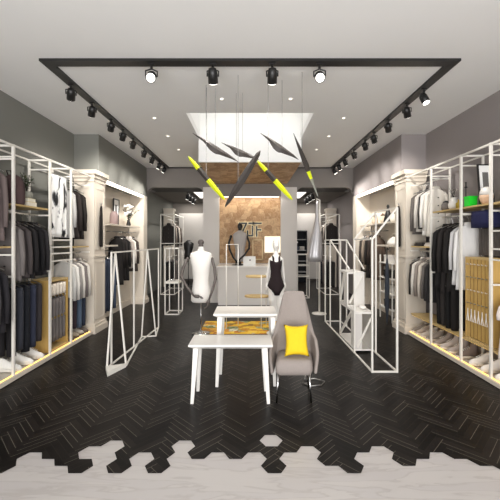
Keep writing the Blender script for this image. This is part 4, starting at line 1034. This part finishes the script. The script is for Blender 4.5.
# ------------------------------------------------------------------ the rear rooms seen through the openings
for s, nm in ((-1,'left'),(1,'right')):
    r = boxframe(s*2.6, s*2.2, 9.9, 11.2, 2.35, 'white garment frame in the %s rear room' % nm, (1.5,))
    MB().tube([(s*2.4,9.9,2.2),(s*2.4,11.2,2.2)], .012, 8).build('hanging_rod', M['white_tube'], r, True)
    MB().tube([(s*2.4,9.9,1.1),(s*2.4,11.2,1.1)], .012, 8).build('hanging_rod', M['white_tube'], r, True)
    cols = [((48,44,42),'black'),((150,140,132),'stone'),((36,34,34),'deep black'),((190,182,172),'pale grey'),((80,70,64),'brown')]
    for i, (c, w_) in enumerate(cols):
        garment('coat', (s*2.4, 10.05+i*.24, 2.2), c, '%s coat on the tall frame in the %s rear room' % (w_, nm), .36, .62, .1, 'coats in the rear rooms')
    for i, (c, w_) in enumerate([((40,38,38),'black'),((60,58,60),'charcoal'),((120,112,106),'taupe'),((44,46,54),'blue black')]):
        garment('trousers', (s*2.4, 10.08+i*.3, 1.1), c, '%s trousers on the tall frame in the %s rear room' % (w_, nm), .34, .75, .09, 'trousers in the rear rooms')
    struct('trim_%d' % (10 if s < 0 else 11), MB().box(s*2.63, s*2.95, 11.6, 11.9, 0, 2.6).box(s*2.6, s*2.95, 11.57, 11.93, 2.6, 2.68), M['cream'])
    t = thing('wall_poster', (s*2.98,9.5,1.3), 'framed white poster on the side wall of the %s rear room' % nm, 'poster', 'posters in the rear rooms')
    MB().box(s*2.97,s*3.0,9.3,9.75,1.35,2.1).build('frame', M['black'], t); MB().box(s*2.962,s*2.97,9.34,9.71,1.39,2.06).build('print', M['white_plain'], t)
    t = thing('lighting_track', (s*1.85,11,3.05), 'short black ceiling track in the %s rear room' % nm, 'track', 'rear room tracks')
    MB().box(s*1.82,s*1.88,9.9,11.7,3.02,3.05).build('track_rail', M['black'], t)
    for i in range(3): spot(0, 10.1+.55*i, s*1.85, (s*2.6,10.6+.55*i,1.2), '%s small spotlight from the front in the %s rear room' % (ordn[i], nm), 45, 1.2, 3.02, 'rear room spotlights', light=(i != 1))
# rear shelves seen through the right opening
t = thing('bookcase', (1.6,12.6,0), 'dark open shelving with bright upper bay in the right rear room', 'shelving')
MB().box(1.15,2.1,12.9,13.1,0.004,1.95).build('back_panel', cloth((52,54,58)), t)
for x in (1.15,2.08): MB().box(x,x+.03,12.55,12.9,.004,1.95).build('side_panel', cloth((60,62,66)), t)
for z in (.4,.8,1.2,1.6,1.93): MB().box(1.18,2.08,12.55,12.9,z,z+.03).build('shelf', cloth((150,150,150)), t)
for i in range(4):
    o = thing('folded_cloth', (1.3+.2*i,12.7,1.23), '%s folded pile from the left on the dark rear shelving' % ordn[i], 'folded clothes', 'piles on the rear shelving')
    MB().box(1.22+.21*i,1.39+.21*i,12.6,12.85,1.232,1.36).build('folded_layer', cloth(((120,130,140),(200,200,200),(70,76,90),(170,164,158))[i]), o, bevel=.015)
r = boxframe(1.3,1.62,9.3,9.7,1.2,'slim white box frame just inside the right opening',(.6,.9))
# round-topped mirror stand (left rear)
t = thing('dress_form', (-2.12,11.7,0), 'black torso form on a stand in the left rear room', 'mannequin')
MB().rings(ser(-2.12,11.7,[(.95,.15,.1,0,0),(1.1,.14,.1,0,0),(1.2,.12,.09,0,0),(1.35,.17,.11,0,0),(1.48,.19,.1,0,0),(1.54,.1,.06,0,0),(1.6,.045,.045,0,0)])).build('torso', M['black'], t, True)
MB().tube([(-2.12,11.7,.01),(-2.12,11.7,.96)], .015).lathe([(.16,.005),(.16,.02),(.02,.04)], (-2.12,11.7,0), 18).build('stand', M['black'], t, True)
# grey silk coat hanging by the right opening, on its pole
t = thing('garment_stand', (1.43,7.2,0), 'slim white pole stand carrying the silver grey coat', 'stand')
MB().tube([(1.5,7.36,.01),(1.5,7.36,2.47)], .022, 10).build('pole', M['white_tube'], t, True)
MB().tube([(1.5,7.36,2.46),(1.4,7.12,2.46)], .012, 8).build('arm', M['white_tube'], t, True)
MB().lathe([(.16,0),(.16,.012),(.03,.03)], (1.5,7.36,.004), 20).build('base', M['white_tube'], t, True)
t = thing('silk_coat', (1.38,7.15,1.2), 'silver grey silk wrap hanging from the slim pole stand', 'garment')
silk = mat('silver_silk', (176,174,176), .32, .35, var=.12, scale=6, stretch=(4,4,.5))
rs = []
for i, (z, cx_, hx, hy) in enumerate(((2.42,1.4,.018,.02),(2.2,1.4,.03,.03),(2.0,1.4,.045,.05),(1.85,1.4,.08,.07),(1.65,1.385,.12,.09),(1.4,1.36,.155,.11),(1.25,1.35,.16,.12),(1.15,1.36,.14,.1))):
    rs.append(ringg(cx_,7.12,z,hx,hy,28,.5+i*.1,.12))
MB().rings(rs).build('cloth', silk, t, True)

# ------------------------------------------------------------------ light
def area(loc, aim, sx, sy, e, c=(1,1,1)):
    l = bpy.data.lights.new('area', 'AREA'); l.shape = 'RECTANGLE'; l.size = sx; l.size_y = sy; l.energy = e; l.color = c
    o = bpy.data.objects.new('daylight_and_fill', l); COL.objects.link(o); o.location = loc; o.rotation_euler = (Vector(aim)-Vector(loc)).to_track_quat('-Z','Y').to_euler(); return o  # one object name for storefront daylight and the added fill lamps
area((0,-2.5,1.3), (0,1.5,2.7), 6.0, 2.5, 420, (1,1,1))       # daylight through the storefront
w_ = bpy.data.worlds.new('World'); sc.world = w_; w_.use_nodes = True
w_.node_tree.nodes['Background'].inputs[0].default_value = (.95,.97,1,1); w_.node_tree.nodes['Background'].inputs[1].default_value = .42
for s, nm in ((-1,'left'),(1,'right')):
    t = thing('added_ceiling_fill', (s*2.0,10.4,3.02), 'added flat white fill panel on the ceiling of the %s rear room' % nm, 'ceiling light', 'added rear ceiling fills')
    MB().box(s*1.3,s*1.7,10.0,11.6,3.03,3.05).build('frame', M['white'], t); MB().box(s*1.32,s*1.68,10.02,11.58,3.022,3.03).build('diffuser', emis('panel_glow_'+nm,(255,250,242),1.5), t)  # glowing ceiling panel added to brighten the rear room
    area((s*1.5,10.8,3.0),(s*1.5,10.8,0),.4,1.5,30,(1,.96,.9))  # unseen area lamp added just below the panel
    area((s*2.2,12.7,3.0),(s*2.2,12.9,0),.9,.15,12,(1,.96,.9))  # unseen area lamp added to lift the rear end wall
t = thing('added_wall_fill', (0,YB-.0,2.7), 'added strip light under the beam to brighten the wood wall', 'light')
MB().box(-.75,.75,YB+.05,YB+.08,2.705,2.719).build('diffuser', M['led_cool'], t)  # glowing strip added to brighten the wood wall
area((0,YB-.1,2.69),(0,YB+.15,1.2),1.5,.08,6,(1,.93,.82))  # unseen area lamp added to wash the wood wall
for x, y, _ in dl:
    l = bpy.data.lights.new('down_beam','SPOT'); l.energy = 45; l.spot_size = math.radians(110); l.spot_blend = .7; l.shadow_soft_size = .05; l.color = (1,.97,.92)
    o = bpy.data.objects.new('down_beam', l); COL.objects.link(o); o.location = (x,y,CZ-.02)

# ------------------------------------------------------------------ camera
cam = bpy.data.cameras.new('camera'); co = bpy.data.objects.new('camera', cam); COL.objects.link(co)
co.location = (0,0,H); co.rotation_euler = (math.pi/2,0,0)
cam.sensor_width = 36; cam.lens = 36*F/500; cam.shift_y = -.02; cam.clip_start = .02
sc.camera = co
sc.view_settings.view_transform = 'Standard'; sc.view_settings.look = 'None'; sc.view_settings.gamma = 1; sc.view_settings.use_curve_mapping = False
sc.view_settings.exposure = 0.0
